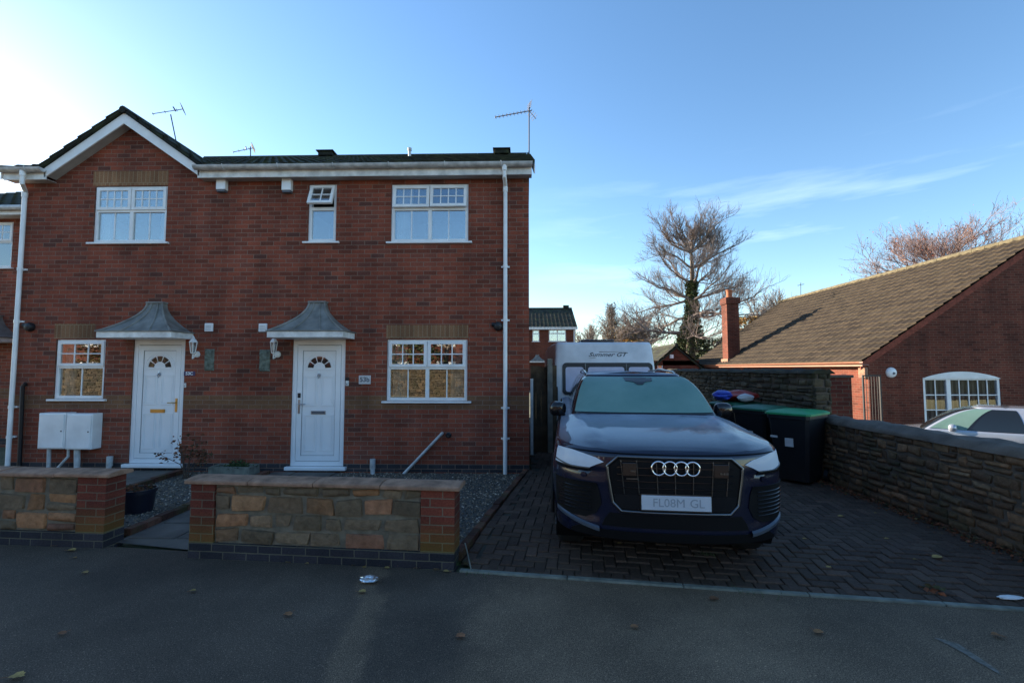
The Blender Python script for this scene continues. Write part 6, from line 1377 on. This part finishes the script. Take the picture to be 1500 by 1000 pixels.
r0 = P(1125, 500, 48); tree('bare_tree', 'pale bare tree far off between the chimney and the bungalow ridge', (r0.x, 48, 0), 9.3, 'round', 5, (M['bark'], M['twigs_pale']), 1.0, .95, .3, minr=.02)
r0 = P(897, 500, 55); tree('poplar_tree', 'narrow upright poplar beyond the caravan roof', (r0.x, 55, 0), 11.2, 'fastigiate', 8, (M['bark'], M['twigs_pale']), .95, 1.1, .3, minr=.022, fol=(450, .16, M['conifer'], .3))
r0 = P(858, 500, 60); tree('bare_tree', 'faint bare tree just right of the distant brick house', (r0.x, 60, 0), 8.6, 'round', 12, (M['bark'], M['twigs_pale']), .8, .95, .25, minr=.02)
r0 = P(932, 500, 50); tree('bare_tree', 'bushy bare tree between the poplar and the ivy covered tree', (r0.x, 50, 0), 8.0, 'round', 15, (M['bark'], M['twigs_pale']), 1.0, 1.1, .25, minr=.022, fol=(1400, .2, M['conifer'], .35))
def bush(name, label, c, rx, ry, rzz, n, size, m, seed, cone=False, cat='bush', spiky=.25):
    rnd = random.Random(seed); t = thing(name, label, cat, (c[0], c[1], c[2])); lf = MB(); tk = MB(); tk.tube([(c[0],c[1],c[2]),(c[0]+.1,c[1],c[2]+rzz*.9)], [.12,.04], 7)
    for k in range(26): g = rnd.uniform(0,6.28); z = rnd.uniform(.1,.8)*rzz*1.1; tk.tube([(c[0],c[1],c[2]+z*.6),(c[0]+rx*.8*math.cos(g)*(1-.5*z/rzz if cone else 1)*.9,c[1]+ry*.8*math.sin(g),c[2]+z+.3)], [.04,.01], 4)
    tk.build('stem', M['twig'], t)
    for k in range(n):
        g = rnd.uniform(0,6.28); f = rnd.random()**.8; z = rnd.random(); r_ = ((1-z)**.8 if cone else math.sqrt(max(0, 1-(2*z-1)**2*.9)))*(.55+.45*f); nn_ = 1+spiky*2*noise.noise(Vector((math.cos(g)*1.8, math.sin(g)*1.8, z*4+seed)))
        leaf(lf, Vector((c[0]+rx*r_*math.cos(g)*nn_, c[1]+ry*r_*math.sin(g)*nn_, c[2]+rzz*(.06+.94*z)*(1+.1*(nn_-1)))), size*rnd.uniform(.6,1.3), rnd)
    lf.build('foliage', m, t, fixn=False)
c_ = P(990, 541, 38); bush('conifer_tree', 'golden brown conifer just left of the ivy covered trunk', (c_.x, 36, -.2), 1.3, 1.3, 5.3, 5000, .22, M['conifer'], 2, True, 'tree')
c_ = P(1100, 541, 44); bush('autumn_tree', 'golden autumn tree behind the bungalow chimney', (c_.x, 44, 0), 2.4, 2.0, 6.6, 5200, .26, M['leaf_gold'], 4, False, 'tree')
c_ = P(925, 541, 42); bush('autumn_bush', 'orange autumn bush above the caravan roof', (c_.x, 42, 0), 2.6, 1.5, 4.3, 4200, .2, M['leaf_gold'], 7)
c_ = P(1042, 541, 38); bush('evergreen_bush', 'olive green bush between the ivy covered trunk and the bungalow', (c_.x, 38, 0), 2.2, 1.5, 4.1, 5200, .2, M['ivy'], 9)
c_ = P(878, 541, 46); bush('evergreen_bush', 'dull green bush at the foot of the poplar', (c_.x, 46, 0), 2.4, 1.5, 4.0, 4000, .2, M['conifer'], 10)
c_ = P(955, 541, 40); bush('evergreen_bush', 'low green bush beside the small outbuilding', (c_.x, 40, 0), 1.6, 1.3, 3.4, 3000, .2, M['conifer'], 13)

# ---------------- across the road: mirrored in the windows ----------------
OY = -13.0
t = thing('stone_wall', 'sunlit sandstone wall across the road, seen only mirrored in the ground floor windows', 'stone wall', (-4, OY, 0))
mb = MB(); mb.box(-38, 16, OY-.3, OY, -.05, 1.75); mb.build('core', M['mortar'], t); mb = MB(); rubble(mb, (16, OY), (-38, OY), 0, 1.75, course=(.12,.22), ln=(.2,.5), out=.04, seed=51, nrm=-1); mb.build('stonework', M['rubble2'], t, smooth=60)
t = thing('brick_house', 'sunlit red brick house across the road, seen only mirrored in the ground floor windows', 'house', (3, -19, 0))
mb = MB(); mb.box(-38, 9, -27, -19, -.05, 5.0); mb.build('wall', M['brick_plain'], t); mb = MB(); mb.prism([(-38.4,-18.6,5.02),(-38.4,-27.4,5.02),(-38.4,-23,7.6)], (47.8,0,0), col=(.5,.5,.5)); mb.build('roof', M['tile'], t)
mb = MB(); [mb.box(x, x+1.4, -18.99, -18.95, z, z+1.2) for x in (-34, -30, -26, -22, -18, -14, -10, -6.5, -2.5, 0.4, 3.6, 6.6) for z in (1, 3.4)]; mb.build('window_frames', M['white'], t)
tree('bare_tree', 'bare tree across the road, seen only mirrored in the windows', (-5.5, -17, 0), 8, 'round', 61, (M['bark'], M['twigs_pale']), 1.1, 1.0, .25, minr=.015, fol=(1500, .14, M['leaf_gold'], .3))

bush('evergreen_bush', 'dark bush across the road, seen only mirrored in the windows', (-8.5, -14.5, 0), 3.2, 1.2, 4.2, 4000, .2, M['ivy'], 19)
bush('evergreen_bush', 'wide dark hedge across the road, seen only mirrored in the far left window', (-24, -15, 0), 7, 1.2, 4.6, 7000, .24, M['conifer'], 20)
